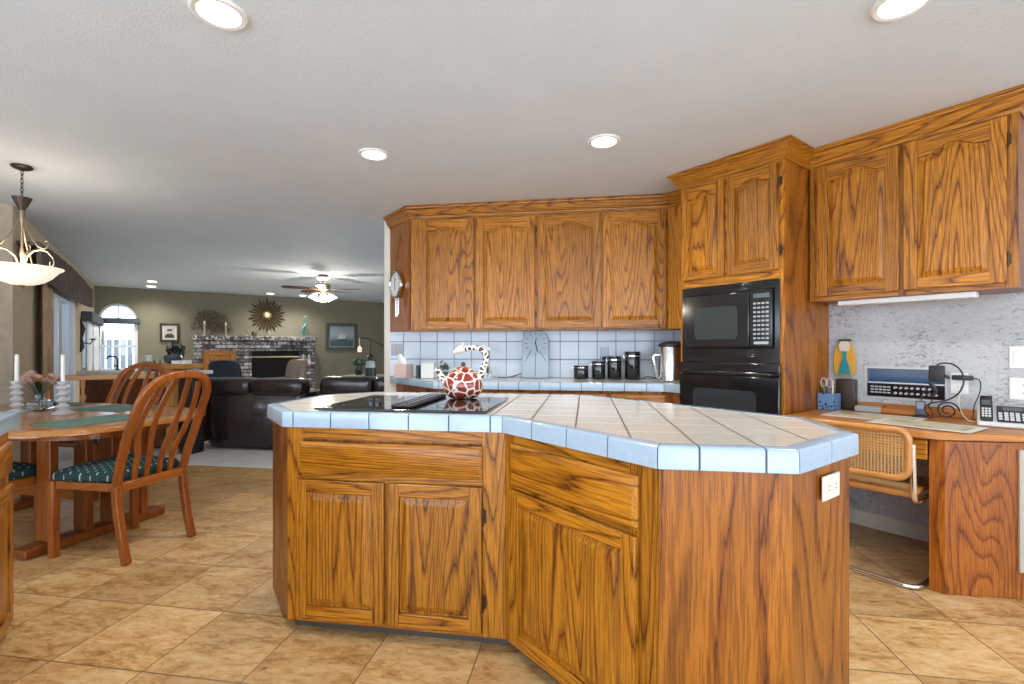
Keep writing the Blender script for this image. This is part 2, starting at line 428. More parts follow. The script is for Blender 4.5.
# windows
BLUEW = plain('window_frame_white', (0.70, 0.74, 0.78), 0.35)
def window(name, u_axis, rects, frame_rects, panes, rot, label=None):
    f = MB()
    for r in frame_rects: f.box(*r)
    fo = struct(f.build(name, BLUEW, rot=rot, bevel=0.004))
    p = MB()
    for r in panes: p.box(*r)
    po = p.build('pane', PANE, parent=fo, smooth=0); return fo
fw = 0.06
a0, a1, z0, z1 = SD; md = (a0 + a1) / 2
window('window_1', 'v', None, [(U0 - 0.12, U0 + 0.02, a0, a0 + fw, z0, z1), (U0 - 0.12, U0 + 0.02, a1 - fw, a1, z0, z1), (U0 - 0.12, U0 + 0.02, a0, a1, z1 - fw, z1), (U0 - 0.12, U0 + 0.02, a0, a1, z0, z0 + fw),
    (U0 - 0.09, U0 - 0.03, md - 0.05, md + 0.05, z0, z1), (U0 - 0.08, U0 - 0.03, a0 + fw, a0 + fw + 0.07, z0, z1), (U0 - 0.08, U0 - 0.03, a1 - fw - 0.07, a1 - fw, z0, z1)],
    [(U0 - 0.07, U0 - 0.065, a0 + fw, a1 - fw, z0 + fw, z1 - fw)], R45)
a0, a1, z0, z1 = LW; md = (a0 + a1) / 2
window('window_2', 'v', None, [(U0 - 0.12, U0 + 0.01, a0, a0 + 0.05, z0, z1), (U0 - 0.12, U0 + 0.01, a1 - 0.05, a1, z0, z1), (U0 - 0.12, U0 + 0.01, a0, a1, z1 - 0.05, z1), (U0 - 0.12, U0 + 0.03, a0, a1, z0, z0 + 0.05), (U0 - 0.09, U0 - 0.04, md - 0.03, md + 0.03, z0, z1)],
    [(U0 - 0.07, U0 - 0.065, a0 + 0.05, a1 - 0.05, z0 + 0.05, z1 - 0.05)], R45)
f = MB(); y0_, y1_ = V1 + 0.02, V1 + 0.10
f.box(AW[0], AW[0] + 0.04, y0_, y1_, AW[2], AW[3]); f.box(AW[1] - 0.06, AW[1], y0_ - 0.04, y1_, AW[2], AW[3]); f.box(AW[0], AW[1], y0_, y1_, AW[2], AW[2] + 0.05)
f.box(AW[0], AW[1], y0_, y1_, AW[3] - 0.03, AW[3] + 0.03); f.box(AW[0], AW[1], y0_, y1_, 1.20, 1.25)
inn = [(ac + (ar - 0.045) * math.cos(a), AW[3] + (ar * 1.05 - 0.045) * math.sin(a)) for a in [PI - PI * i / 20 for i in range(21)]]
for i in range(20):
    f.prismY([arc[i], arc[i + 1], inn[i + 1], inn[i]], y0_, y1_)
for a in (PI / 2, PI * 0.25, PI * 0.75):
    f.ribbon([(ac, y0_ + 0.03, AW[3] + 0.02), (ac + (ar - 0.02) * math.cos(a), y0_ + 0.03, AW[3] + (ar - 0.02) * math.sin(a))], 0.02, 0.03)
fo = struct(f.build('window_3', BLUEW, rot=R45, bevel=0.003))
p = MB(); p.prismY([(AW[1], AW[2]), (AW[0], AW[2])] + arc, V1 + 0.055, V1 + 0.06); p.build('pane', PANE, parent=fo, smooth=0)

# outside: patio ground, a pale fence with a hedge
GRND = plain('patio_concrete', (0.55, 0.54, 0.51), 0.8, 0, 0, 0.1, 3)
b = MB(); b.box(-22, U0 - t_ - 0.01, 2, 24, -0.12, -0.02); b.box(U0 - t_ - 0.01, 8, V1 + t_ + 0.01, 24, -0.12, -0.02)
struct(b.build('ground', GRND, rot=R45, smooth=0))
def fence(x0, x1, y0, y1, nm):
    b = MB(); n = int(math.dist((x0, y0), (x1, y1)) / 0.16)
    for i in range(n):
        t = i / n; x = x0 + (x1 - x0) * t; y = y0 + (y1 - y0) * t
        b.box(x, x + (0.13 if x1 != x0 else 0.02), y, y + (0.13 if y1 != y0 else 0.02), -0.1, 1.45)
    return b.build(nm, plain(nm + '_paint', (0.62, 0.60, 0.56), 0.7), rot=R45)
o = fence(-8, 6, 18.5, 18.5, 'fence'); tag(o, 'pale board fence seen through the arched far window', 'fence')
o = fence(-5.5, -5.5, 4, 16, 'fence.001'); tag(o, 'pale board fence seen through the sliding glass door', 'fence')
LEAF = plain('shrub_leaves', (0.09, 0.15, 0.05), 0.6, 0, 0, 0.4, 12)
def shrub(u, v, r, label):
    b = MB(); x, y = 0, 0
    for i in range(240):
        a = random.uniform(0, 2 * PI); ph = random.uniform(-0.3, 1.0); rr = r * random.uniform(0.6, 1.0)
        c = Vector((rr * math.cos(a) * math.cos(ph), rr * math.sin(a) * math.cos(ph), r * 0.9 + rr * math.sin(ph)))
        q = 0.09 * random.uniform(0.6, 1.2); d = Vector((random.uniform(-1, 1), random.uniform(-1, 1), random.uniform(-1, 1))).normalized(); e2 = d.orthogonal().normalized()
        b.f([b.v(c - d * q), b.v(c + e2 * q * 0.5), b.v(c + d * q), b.v(c - e2 * q * 0.5)])
    s_ = b.build('shrub', LEAF, loc=UV(u, v, -0.02), smooth=0); tag(s_, label, 'shrub', )
    b = MB(); b.tube([(0, 0, 0), (0.02, 0, r * 0.5), (0, 0.02, r)], [0.03, 0.025, 0.015]); b.build('stem', IRON, parent=s_)
    return s_
shrub(-1.9, 16.8, 0.55, 'rounded green shrub outside the arched window'); shrub(-4.2, 11.5, 0.5, 'rounded green shrub on the patio beyond the sliding door')

# ------------------------------------------------------------------ cabinet fronts
def arched_z(t, h, ah):
    t = abs(t)
    return h if ah == 0 else h - ah + ah * (0.5 + 0.5 * math.cos(PI * min(1, t / 0.82)))
def door(parent, x0, z0, w_, h, ah=0.0, y=0.0, hinge=None, st=0.055, rot=0, loc=None, mats=None, rail_b=None):
    """raised panel door: stiles, rails (arched when ah>0) and panel; front faces -y"""
    T = 0.020; m = MB(); rb = rail_b or st
    for a, b_ in ((0, st), (w_ - st, w_)): m.box(a, b_, -T, -0.001, 0, h, 0)
    m.box(st, w_ - st, -T, -0.001, 0, rb, 1)
    N = 18; xs = [st + (w_ - 2 * st) * i / N for i in range(N + 1)]
    top = [(x, arched_z((x - w_ / 2) / (w_ / 2 - st), h - st * 0.95, ah)) for x in xs]
    if ah > 0:
        for i in range(N):
            m.loops([[(xs[i], yy, top[i][1]), (xs[i + 1], yy, top[i + 1][1]), (xs[i + 1], yy, h), (xs[i], yy, h)] for yy in (-T, -0.001)], 1, cap0=True, cap1=True)
    else: m.box(st, w_ - st, -T, -0.001, h - st, h, 1)
    # panel
    def ring(ins, yy):
        pts = []
        cx = w_ / 2
        f_ = ((w_ / 2 - st) - ins) / (w_ / 2 - st)
        for x, z in top: pts.append((cx + (x - cx) * f_, yy, z - ins))
        for x, z in reversed(top): pts.append((cx + (x - cx) * f_, yy, rb + ins))
        return pts
    m.loops([ring(-0.004, -0.004), ring(0.0, -0.009), ring(0.007, -0.008), ring(0.034, -0.0175)], 0, cap0=False, cap1=True)
    bmesh.ops.remove_doubles(m.bm, verts=m.bm.verts, dist=1e-5)
    d = m.build('door', mats or OAK, parent=parent, loc=loc if loc else (x0, y, z0), rot=(0, 0, rot), bevel=0.003, smooth=10)
    if hinge:
        for hz in (0.09, h - 0.14):
            hm = MB(); hx = w_ + 0.004 if hinge == 'r' else -0.004
            hm.tube([(hx, -0.010, hz), (hx, -0.010, hz + 0.05)], 0.005, 8)
            for q in (-0.008, 0.055): hm.ball((hx, -0.010, hz + q), 0.005, 8, 6)
            hm.box(hx, hx + (0.012 if hinge == 'r' else -0.012), -0.004, -0.0005, hz, hz + 0.05)
            hm.build('hinge', BRASS, parent=d)
    return d
def drawer(parent, x0, z0, w_, h, y=0.0, rot=0, loc=None, mats=None):
    m = MB(); r = lambda i, yy: [(i, yy, i), (w_ - i, yy, i), (w_ - i, yy, h - i), (i, yy, h - i)]
    m.loops([r(0, -0.001), r(0, -0.012), r(0.014, -0.020)], 1)
    return m.build('drawer', mats or OAK, parent=parent, loc=loc if loc else (x0, y, z0), rot=(0, 0, rot), bevel=0.002, smooth=30)
def face_frame(parent, w_, h, z0, uprights, rails, T=0.0, mats=None, xo=0):
    """uprights: [(x0,x1)], rails: [(z0,z1)] ; thin frame on the face"""
    m = MB()
    for a, b_ in uprights: m.box(a, b_, -0.012, 0.006, z0, z0 + h, 0)
    us = sorted(uprights)
    for (p0, p1), (q0, q1) in zip(us, us[1:]):
        for a, b_ in rails: m.box(p1, q0, -0.012, 0.006, a, b_, 1)
    return m.build('face_frame', mats or OAK, parent=parent, bevel=0.0015, smooth=0)
CROWN = [(0.0, 2.335), (0.008, 2.335), (0.012, 2.345), (0.014, 2.352), (0.022, 2.358), (0.03, 2.372), (0.036, 2.39), (0.046, 2.408), (0.058, 2.415), (0.060, 2.424), (0.070, 2.428), (0.070, 2.438), (0.0, 2.438)]

# ---- upper cabinets on the kitchen back wall
YF = 4.13
up = thing('wall_cabinet', 'long oak upper cabinet with four arched doors above the tiled counter', 'cabinet', (-1.55, YF, 1.335))
m = MB(); D = YB - YF - 0.006
x1u = 2.222          # to the start of the angled corner piece
m.prism([(0, 0.012), (x1u, 0.012), (x1u + 0.24, 0.25), (x1u + 0.04, D - 0.005), (-0.335, D)], 0, 1.0, 0)
m.build('body', OAK, parent=up, bevel=0.002, smooth=0)
doors_b = [(0.085, 0.495), (0.592, 0.522), (1.135, 0.532), (1.688, 0.522)]
DX = [(-1.462, -0.968), (-0.946, -0.430), (-0.406, 0.126), (0.142, 0.658)]
face_frame(up, 0.995, x1u, 0.0, [], [], 0)if False else None
m = MB()
edges = [0.0] + [v_ for a, b_ in DX for v_ in (a + 1.55 + 0.012, b_ + 1.55 - 0.012)] + [x1u]
for i in range(0, len(edges), 2): m.box(edges[i], edges[i + 1], 0.0, 0.0118, 0, 1.0, 0)
for i in range(1, len(edges) - 1, 2):
    m.box(edges[i], edges[i + 1], 0.0, 0.0118, 0, 0.035, 1); m.box(edges[i], edges[i + 1], 0.0, 0.0118, 0.96, 1.0, 1)
m.build('face_frame', OAK, parent=up, bevel=0.001, smooth=0)
for i, (a, b_) in enumerate(DX):
    door(up, a + 1.55, 0.015, b_ - a, 0.965, 0.05, hinge='r' if i % 2 else None, st=0.062)
# angled end panel and angled corner stile
m = MB(); m.box(0.0, 0.455, -0.004, 0.002, 0, 1.0, 0); m.build('end_panel', OPLY, parent=up, loc=(-0.329, 0.333 - 0.008, 0), rot=(0, 0, -PI / 4), smooth=0)
m = MB(); m.box(0.0, 0.30, -0.003, 0.008, 0, 1.0, 0); m.build('corner_stile', OAK, parent=up, loc=(x1u + 0.001, 0.008, 0), rot=(0, 0, -PI / 4), smooth=0)
m = MB(); m.sweep([(-0.335, D - 0.001), (0, 0), (x1u, 0), (x1u + 0.20, -0.20)], [(o_, z - 1.335) for o_, z in CROWN], 1)
m.build('crown_moulding', OAK, parent=up, smooth=25)

# ---- oven tower
TU, TV0, TV1 = 3.08, 1.385, 2.105
tw = thing('oven_tower_cabinet', 'tall oak cabinet tower holding the built-in microwave and oven', 'cabinet', UV(TU, TV1, 0), -PI / 4)
TW = TV1 - TV0; TD = UR - TU - 0.012
m = MB()
m.box(0.0, 0.02, 0.02, TD, 0.0, 2.436, 0); m.box(TW - 0.02, TW, 0.02, TD, 0.0, 2.436, 0)
m.box(0.02, TW - 0.02, TD - 0.015, TD, 0.0, 2.436, 0); m.box(0.02, TW - 0.02, 0.02, TD - 0.015, 2.40, 2.436, 1)
m.box(0.02, TW - 0.02, 0.02, TD - 0.015, 1.606, 1.626, 1); m.box(0.02, TW - 0.02, 0.02, TD - 0.015, 1.078, 1.086, 1); m.box(0.02, TW - 0.02, 0.02, TD - 0.015, 0.36, 0.38, 1)
m.build('body', [OPLY, OH], parent=tw, smooth=0)
m = MB(); fs = 0.030
for a, b_ in ((0, fs), (TW - fs, TW)): m.box(a, b_, 0.0, 0.0195, 0, 2.40, 0)
m.box(fs, TW - fs, 0.0, 0.0195, 2.30, 2.40, 1); m.box(fs, TW - fs, 0.0, 0.0195, 1.606, 1.69, 1); m.box(TW / 2 - 0.022, TW / 2 + 0.022, 0, 0.0195, 1.69, 2.30, 0)
m.box(fs, TW - fs, 0.0, 0.0195, 0.36, 0.44, 1); m.box(fs, TW - fs, 0.0, 0.0195, 0.02, 0.12, 1)
m.build('face_frame', OAK, parent=tw, bevel=0.001, smooth=0)
door(tw, 0.022, 1.662, 0.318, 0.655, 0.038, st=0.052); door(tw, 0.362, 1.662, 0.332, 0.655, 0.038, st=0.052, hinge='r')
drawer(tw, 0.02, 0.13, TW - 0.04, 0.24)
m = MB(); m.sweep([(0, TD - 0.1), (0, 0), (TW, 0), (TW, 0.336)], CROWN, 1); m.build('crown_moulding', OAK, parent=tw, smooth=25)

# microwave and oven (own things, set into the tower)
mw = thing('microwave_oven', 'black built-in microwave with vented trim above the wall oven', 'microwave', UV(TU, TV1, 0), -PI / 4)
x0, x1 = 0.020, TW - 0.020
m = MB(); m.box(x0, x1, -0.012, -0.001, 1.548, 1.602); m.box(x0, x0 + 0.03, -0.012, -0.001, 1.175, 1.548); m.box(x1 - 0.03, x1, -0.012, -0.001, 1.175, 1.548); m.box(x0, x1, -0.012, -0.001, 1.081, 1.175)
for k in range(4): m.box(x0 + 0.015, x1 - 0.015, -0.016, -0.011, 1.556 + k * 0.011, 1.561 + k * 0.011)
for k in range(5): m.box(x0 + 0.015, x1 - 0.015, -0.016, -0.011, 1.118 + k * 0.011, 1.123 + k * 0.011)
m.build('trim_kit', BLACK, parent=mw, bevel=0.0015)
m = MB(); m.box(x0 + 0.035, x1 - 0.035, -0.002, 0.38, 1.18, 1.54); m.build('body', BLACKM, parent=mw, smooth=0)
dx0, dx1 = x0 + 0.038, x0 + 0.500
m = MB(); m.box(dx0, dx1, -0.034, -0.004, 1.185, 1.543); md_ = m.build('door', BLACK, parent=mw, bevel=0.005)
def rrect(x0, x1, z0, z1, r, n=5):
    pts = []
    for cx, cz, a0 in ((x1 - r, z1 - r, 0), (x0 + r, z1 - r, PI / 2), (x0 + r, z0 + r, PI), (x1 - r, z0 + r, 1.5 * PI)):
        for k in range(n + 1):
            a = a0 + PI / 2 * k / n; pts.append((cx + r * math.cos(a), cz + r * math.sin(a)))
    return pts
m = MB(); m.prismY(rrect(dx0 + 0.075, dx1 - 0.075, 1.235, 1.455, 0.03), -0.0365, -0.0345); m.build('window', WINGL, parent=md_)
m = MB(); m.box(dx1 + 0.004, x1 - 0.036, -0.034, -0.004, 1.185, 1.543); cp = m.build('control_panel', BLACK, parent=mw, bevel=0.004)
m = MB(); BTN = plain('button_print', (0.33, 0.35, 0.35), 0.4)
cx0 = dx1 + 0.025
m.box(cx0 + 0.005, cx0 + 0.105, -0.036, -0.0335, 1.492, 1.520, 0)
m.build('display', plain('lcd_glass', (0.10, 0.13, 0.13), 0.1), parent=cp)
m = MB()
for r_ in range(9):
    for c_ in range(4): m.box(cx0 + 0.004 + c_ * 0.026, cx0 + 0.004 + c_ * 0.026 + 0.018, -0.0357, -0.0335, 1.232 + r_ * 0.0275, 1.232 + r_ * 0.0275 + 0.012)
m.build('keypad', BTN, parent=cp)
m = MB(); m.prismY(rrect(cx0 + 0.008, cx0 + 0.10, 1.200, 1.218, 0.008), -0.0375, -0.0335); m.build('open_button', GREY, parent=cp)

ov = thing('wall_oven', 'black built-in oven with bar handle under the microwave', 'oven', UV(TU, TV1, 0), -PI / 4)
x0, x1 = 0.012, TW - 0.012
m = MB(); m.box(x0 + 0.03, x1 - 0.03, 0.002, 0.5, 0.45, 1.07); m.build('body', BLACKM, parent=ov, smooth=0)
m = MB(); m.box(x0, x1, -0.030, -0.001, 1.000, 1.079); m.build('top_panel', BLACK, parent=ov, bevel=0.006)
m = MB(); m.box(x0, x1, -0.036, -0.001, 0.46, 0.992); od = m.build('door', BLACK, parent=ov, bevel=0.006)
m = MB(); m.prismY(rrect(x0 + 0.11, x1 - 0.14, 0.58, 0.90, 0.03), -0.0385, -0.0365); m.build('window', WINGL, parent=od)
m = MB(); m.tube([(x0 + 0.04, -0.032, 1.005), (x0 + 0.04, -0.075, 1.012), (x0 + 0.07, -0.082, 1.014), (x1 - 0.07, -0.082, 1.014), (x1 - 0.04, -0.075, 1.012), (x1 - 0.04, -0.032, 1.005)], 0.013, 12)
m.build('handle', BLACK, parent=ov)

# ---- desk upper cabinet
RU, RV1, RV0 = 3.405, 1.372, 0.432
rc = thing('wall_cabinet', 'oak upper cabinet with two arched doors above the desk', 'cabinet', UV(RU, RV1, 1.475), -PI / 4)
RW = RV1 - RV0; RD = UR - RU - 0.006
m = MB(); m.box(0, RW, 0.012, RD, 0, 0.86, 0); m.build('body', [OPLY], parent=rc, smooth=0)
m = MB()
for a, b_ in ((0, 0.056), (0.462, 0.50), (RW - 0.050, RW)): m.box(a, b_, 0, 0.0118, 0, 0.90, 0)
for a, b_ in ((0.056, 0.462), (0.50, RW - 0.05)): m.box(a, b_, 0, 0.0118, 0, 0.04, 1); m.box(a, b_, 0, 0.0118, 0.84, 0.90, 1)
m.build('face_frame', OAK, parent=rc, bevel=0.001, smooth=0)
door(rc, 0.046, 0.028, 0.424, 0.825, 0.045, st=0.06); door(rc, 0.492, 0.028, 0.410, 0.825, 0.045, st=0.06, hinge='r')
m = MB(); m.sweep([(0.0, 0), (RW, 0), (RW, RD)], [(o_, z - 1.475) for o_, z in CROWN], 1); m.build('crown_moulding', OAK, parent=rc, smooth=25)
ul = MB(); ul.box(0.14, 0.78, 0.05, 0.12, -0.032, -0.001)
o = ul.build('undercabinet_light', WHITE, loc=UV(RU, RV1, 1.475), rot=(0, 0, -PI / 4), bevel=0.006); tag(o, 'slim white light fixture under the desk upper cabinet', 'light')

# ---- tiled worktop helper
def worktop(name, poly, ztop, thick, closed_sides, label, cat, tile=0.165, inner=0.045, over=0.0, loc=(0, 0)):
    """poly counter-clockwise; closed_sides = indices of the sides that carry nosing tiles"""
    n = len(poly); P = [Vector((x - loc[0], y - loc[1])) for x, y in poly]
    root = thing(name, label, cat, (loc[0], loc[1], 0))
    def off(i, d):
        a, p, q = P[i - 1], P[i], P[(i + 1) % n]
        e0 = (p - a).normalized(); e1 = (q - p).normalized()
        s0 = (i - 1) % n in closed_sides; s1 = i in closed_sides
        n0 = Vector((-e0.y, e0.x)) * (d if s0 else 0); n1 = Vector((-e1.y, e1.x)) * (d if s1 else 0)
        cr = e0.x * e1.y - e0.y * e1.x
        if abs(cr) < 1e-6: return p + n0
        # intersect offset lines
        A = p + n0; B = p + n1
        t = ((B - A).x * e1.y - (B - A).y * e1.x) / cr
        return A + e0 * t
    I = [off(i, inner) for i in range(n)]; G = [off(i, 0.004) for i in range(n)]
    m = MB(); m.prism([tuple(v_) for v_ in I], ztop - 0.03, ztop); top = m.build('tile_field', TOPT_for(loc), parent=root, smooth=0)
    m = MB(); m.prism([tuple(v_) for v_ in G], ztop - thick + 0.001, ztop - 0.0035); m.build('grout_bed', GROUT, parent=root, smooth=0)
    m = MB()
    for i in closed_sides:
        a, c = P[i], P[(i + 1) % n]; ia, ic = I[i], I[(i + 1) % n]; L = (c - a).length; e = (c - a).normalized(); nn = Vector((-e.y, e.x))
        k = max(1, round(L / tile)); g = 0.0028
        ph = [0]
        q = tile
        cuts = [0.0] + [L * j / k for j in range(1, k)] + [L]
        if abs(e.y) < 0.05 and e.x > 0:      # joints follow the grid of the tiled field
            xa = a.x + loc[0]; q0 = -0.363 + 0.165 * math.ceil((xa + 0.363) / 0.165)
            mids = [q0 + 0.165 * j - xa for j in range(40)]; cuts = [0.0] + [q_ for q_ in mids if 0.03 < q_ < L - 0.03] + [L]; k = len(cuts) - 1
        for j in range(k):
            s0, s1 = cuts[j], cuts[j + 1]
            o0 = a + e * (s0 + (g if j else g * 0.6)); o1 = a + e * (s1 - (g if j < k - 1 else g * 0.6))
            i0 = ia + e * g if j == 0 else o0 + nn * inner
            i1 = ic - e * g if j == k - 1 else o1 + nn * inner
            prof = [(1.0, -0.02), (1.0, 0.0)] + [(0.16 * (1 - math.sin(t_)) , -0.009 * (1 - math.cos(t_))) for t_ in (0.0, 0.5, 1.0, PI / 2)] + [(0.0, -thick), (0.2, -thick)]
            la = []; lb = []
            for f_, dz in prof:
                la.append((*(o0 + (i0 - o0) * f_), ztop + 0.0015 + dz)); lb.append((*(o1 + (i1 - o1) * f_), ztop + 0.0015 + dz))
            m.loops([la, lb])
    m.build('edge_tiles', NOSE, parent=root, smooth=40)
    return root
def TOPT_for(loc):
    return tile_mat('counter_tile', (0, 1), 0.165, (-0.363 - loc[0], 1.885 - loc[1]), (0.66, 0.61, 0.54), (0.61, 0.56, 0.495), (0.13, 0.105, 0.085), 0.006, 0.14, (1, 0.3))

# ------------------------------------------------------------------ island
ISL = [(-1.475, 2.055), (-1.237, 1.817), (-0.316, 1.817), (0.190, 1.328), (0.542, 1.328), (0.826, 1.615), (0.826, 1.965), (0.020, 2.765), (-1.243, 2.765), (-1.475, 2.533)]
ic = (-0.35, 2.1)
worktop('island_worktop', ISL, 0.910, 0.062, list(range(10)), 'cream tiled island worktop with edge tiles tinted by painted sky light', 'worktop', loc=ic)
def inset(poly, d):
    n = len(poly); out = []
    for i in range(n):
        a, p, q = [Vector(poly[k % n]) for k in (i - 1, i, i + 1)]
        e0 = (p - a).normalized(); e1 = (q - p).normalized(); n0 = Vector((-e0.y, e0.x)); n1 = Vector((-e1.y, e1.x))
        mm = n0 + n1; mm = mm / mm.dot(n0); out.append(tuple(p + mm * d))
    return out
isl = thing('island_cabinet', 'angular oak kitchen island base with doors and drawers under the cooktop', 'cabinet', (ic[0], ic[1], 0))
B0 = inset([(x - ic[0], y - ic[1]) for x, y in ISL], 0.022)
m = MB(); m.prism(inset(B0, 0.012), 0.045, 0.846, 0); m.build('body', OPLY, parent=isl, smooth=0)
m = MB(); m.prism(inset(B0, 0.04), 0.001, 0.044, 0); m.build('toe_kick', plain('toe_kick_vinyl', (0.06, 0.048, 0.038), 0.6), parent=isl, smooth=0)
def panel_on(i, name, mat, z0=0.045, z1=0.846, a=0.0, b_=None, T=0.0118):
    p, q = Vector(B0[i]), Vector(B0[(i + 1) % 10]); L = (q - p).length; ang = math.atan2(q.y - p.y, q.x - p.x)
    m = MB(); m.box(a, L if b_ is None else b_, 0.0, T, z0, z1, 0)
    return m.build(name, mat, parent=isl, loc=(p.x, p.y, 0), rot=(0, 0, ang), smooth=0, bevel=0.001), L, ang
for i, nm in ((0, 'end_panel'), (3, 'front_panel'), (4, 'side_panel'), (5, 'back_panel'), (6, 'back_panel'), (7, 'back_panel'), (8, 'back_panel'), (9, 'back_panel')):
    panel_on(i, nm, OPLY)
# face frames and fronts of the two door runs (sides 1 and 2)
def run(i, ups, rails, drs, dws, mids=()):
    p, q = Vector(B0[i]), Vector(B0[(i + 1) % 10]); L = (q - p).length; ang = math.atan2(q.y - p.y, q.x - p.x)
    m = MB()
    for a, b_ in ups: m.box(a, L if b_ is None else b_, 0, 0.0118, 0.045, 0.846, 0)
    uu = sorted((a, L if b_ is None else b_) for a, b_ in ups)
    for (p0, p1), (q0, q1) in zip(uu, uu[1:]):
        for a, b_ in rails: m.box(p1, q0, 0, 0.0118, a, b_, 1)
    for a, b_, z0, z1 in mids: m.box(a, b_, 0, 0.0116, z0, z1, 0)
    m.build('face_frame', OAK, parent=isl, loc=(p.x, p.y, 0), rot=(0, 0, ang), smooth=0, bevel=0.001)
    def at(x): return (p.x + math.cos(ang) * x, p.y + math.sin(ang) * x)
    for x0, x1, z0, z1, hg in drs: door(isl, 0, 0, x1 - x0, z1 - z0, 0, rot=ang, loc=(*at(x0), z0), hinge=hg, st=0.05)
    for x0, x1, z0, z1 in dws: drawer(isl, 0, 0, x1 - x0, z1 - z0, rot=ang, loc=(*at(x0), z0))
run(1, [(0, 0.07), (0.83, None)], [(0.045, 0.08), (0.62, 0.68), (0.80, 0.846)],
    [(0.045, 0.430, 0.068, 0.632, None), (0.443, 0.830, 0.068, 0.632, 'r')], [(0.062, 0.832, 0.660, 0.790)], [(0.425, 0.448, 0.08, 0.62)])
run(2, [(0, 0.055), (0.60, None)], [(0.045, 0.08), (0.62, 0.68), (0.80, 0.846)],
    [(0.050, 0.635, 0.068, 0.640, None)], [(0.048, 0.638, 0.660, 0.812)])
# outlet on the island side
def plate(name, label, loc, rotz, kind='outlet', w_=0.07, h=0.115, mat=None, n=1, cat='outlet', sideways=False, group=None):
    r = thing(name, label, cat, loc, rotz, group)
    m = MB(); m.box(-w_ / 2, w_ / 2, -0.006, -0.0005, -h / 2, h / 2); m.build('cover_plate', mat or IVORY, parent=r, bevel=0.003)
    if kind == 'outlet':
        for s_ in (-1, 1):
            c = (s_ * 0.022, 0) if sideways else (0, s_ * 0.022)
            m = MB(); m.prismY(rrect(c[0] - 0.015, c[0] + 0.015, c[1] - 0.013, c[1] + 0.013, 0.008), -0.0085, -0.006, 0)
            for q in (-0.006, 0.006): 
                if sideways: m.box(c[0] - 0.004, c[0] + 0.004, -0.009, -0.0084, c[1] + q - 0.001, c[1] + q + 0.001, 1)
                else: m.box(c[0] + q - 0.001, c[0] + q + 0.001, -0.009, -0.0084, c[1] - 0.004, c[1] + 0.004, 1)
            m.build('socket', [mat or IVORY, BLACKM], parent=r, smooth=0)
    else:
        for k in range(n):
            cx = (k - (n - 1) / 2) * w_ / max(1, n) * 0.92
            m = MB(); m.box(cx - 0.016, cx + 0.016, -0.010, -0.006, -0.033, 0.033); m.build('switch', mat or IVORY, parent=r, bevel=0.002)
    return r
plate('wall_outlet', 'ivory sideways power outlet on the island side panel', (0.690 - 0.0, 1.4975, 0.778), PI / 4, w_=0.115, h=0.07, sideways=True)

# ------------------------------------------------------------------ cooktop, kettle
ct = thing('cooktop', 'black glass electric cooktop set flush into the island tiles', 'cooktop', (-0.762, 2.165, 0.912))
m = MB(); m.prism([(-0.372, -0.285), (0.372, -0.285), (0.372, 0.285), (-0.372, 0.285)], 0.0, 0.010); m.build('glass_top', BGLASS, parent=ct, bevel=0.004)
ringm = plain('burner_print', (0.055, 0.058, 0.062), 0.25)
for (bx, by, br) in ((-0.235, 0.12, 0.10), (-0.235, -0.13, 0.08), (0.215, 0.13, 0.08), (0.215, -0.12, 0.10)):
    m = MB()
    for rr in (br, br * 0.6):
        m.loops([[(bx + q * math.cos(a), by + q * math.sin(a), 0.0104) for a in [2 * PI * k / 40 for k in range(40)]] for q in (rr, rr - 0.004)], 0, True, False, False)
    m.build('burner', ringm, parent=ct, smooth=0)
m = MB(); m.box(-0.050, 0.050, -0.245, 0.255, 0.010, 0.026); m.build('downdraft_vent', BLACKM, parent=ct, bevel=0.008)
vs_ = MB()
for k in range(3): vs_.box(-0.034 + k * 0.027, -0.020 + k * 0.027, -0.23, 0.24, 0.0262, 0.0290)
vs_.build('vent_slats', STEEL if False else BLACK, parent=ct, bevel=0.001)
for (kx, ky) in ((-0.20, -0.095), (-0.165, -0.11), (-0.225, -0.055), (-0.185, -0.065)):
    m = MB(); m.lathe([(0.017, 0), (0.017, 0.006), (0.0135, 0.010), (0.012, 0.022), (0.010, 0.024)], 20, (0, 0, 0)); m.box(-0.002, 0.002, -0.012, 0.012, 0.022, 0.026)
    m.build('knob', BLACK, parent=ct, loc=(kx, ky, 0.0104))

def giraffe(name, scale, thr, col, dark):
    t = NT(name); v = t.n('TexVoronoi', feature='DISTANCE_TO_EDGE'); v.inputs['Scale'].default_value = scale; v.inputs['Randomness'].default_value = 0.75
    t.l(t.coord(), v.inputs['Vector'])
    v2 = t.n('TexVoronoi', feature='F1'); v2.inputs['Scale'].default_value = scale; v2.inputs['Randomness'].default_value = 0.75; t.l(t.coord(), v2.inputs['Vector'])
    edge = t.math('GREATER_THAN', v.outputs['Distance'], thr)
    c = t.mix(t.math('MULTIPLY', t.noise(t.coord(), 90, 2), 0.5), col, dark)
    c = t.mix(edge, (0.80, 0.74, 0.64), c)
    t.set(Base_Color=c, Roughness=0.10); t.b.inputs['Coat Weight'].default_value = 0.5
    return t.m
GIR = giraffe('giraffe_glaze', 21, 0.075, (0.33, 0.035, 0.012), (0.12, 0.015, 0.008))
GIRN = giraffe('giraffe_neck_glaze', 42, 0.16, (0.10, 0.03, 0.02), (0.03, 0.01, 0.008))
kt = thing('teapot', 'giraffe patterned ceramic teapot with a giraffe neck handle on the cooktop', 'teapot', (-0.612, 2.37, 0.924), math.radians(-6))
m = MB(); m.lathe([(0.055, 0), (0.070, 0.003), (0.088, 0.022), (0.099, 0.05), (0.100, 0.072), (0.092, 0.100), (0.075, 0.122), (0.052, 0.136), (0.040, 0.140), (0.036, 0.137)], 36)
m.build('body', GIR, parent=kt, smooth=60)
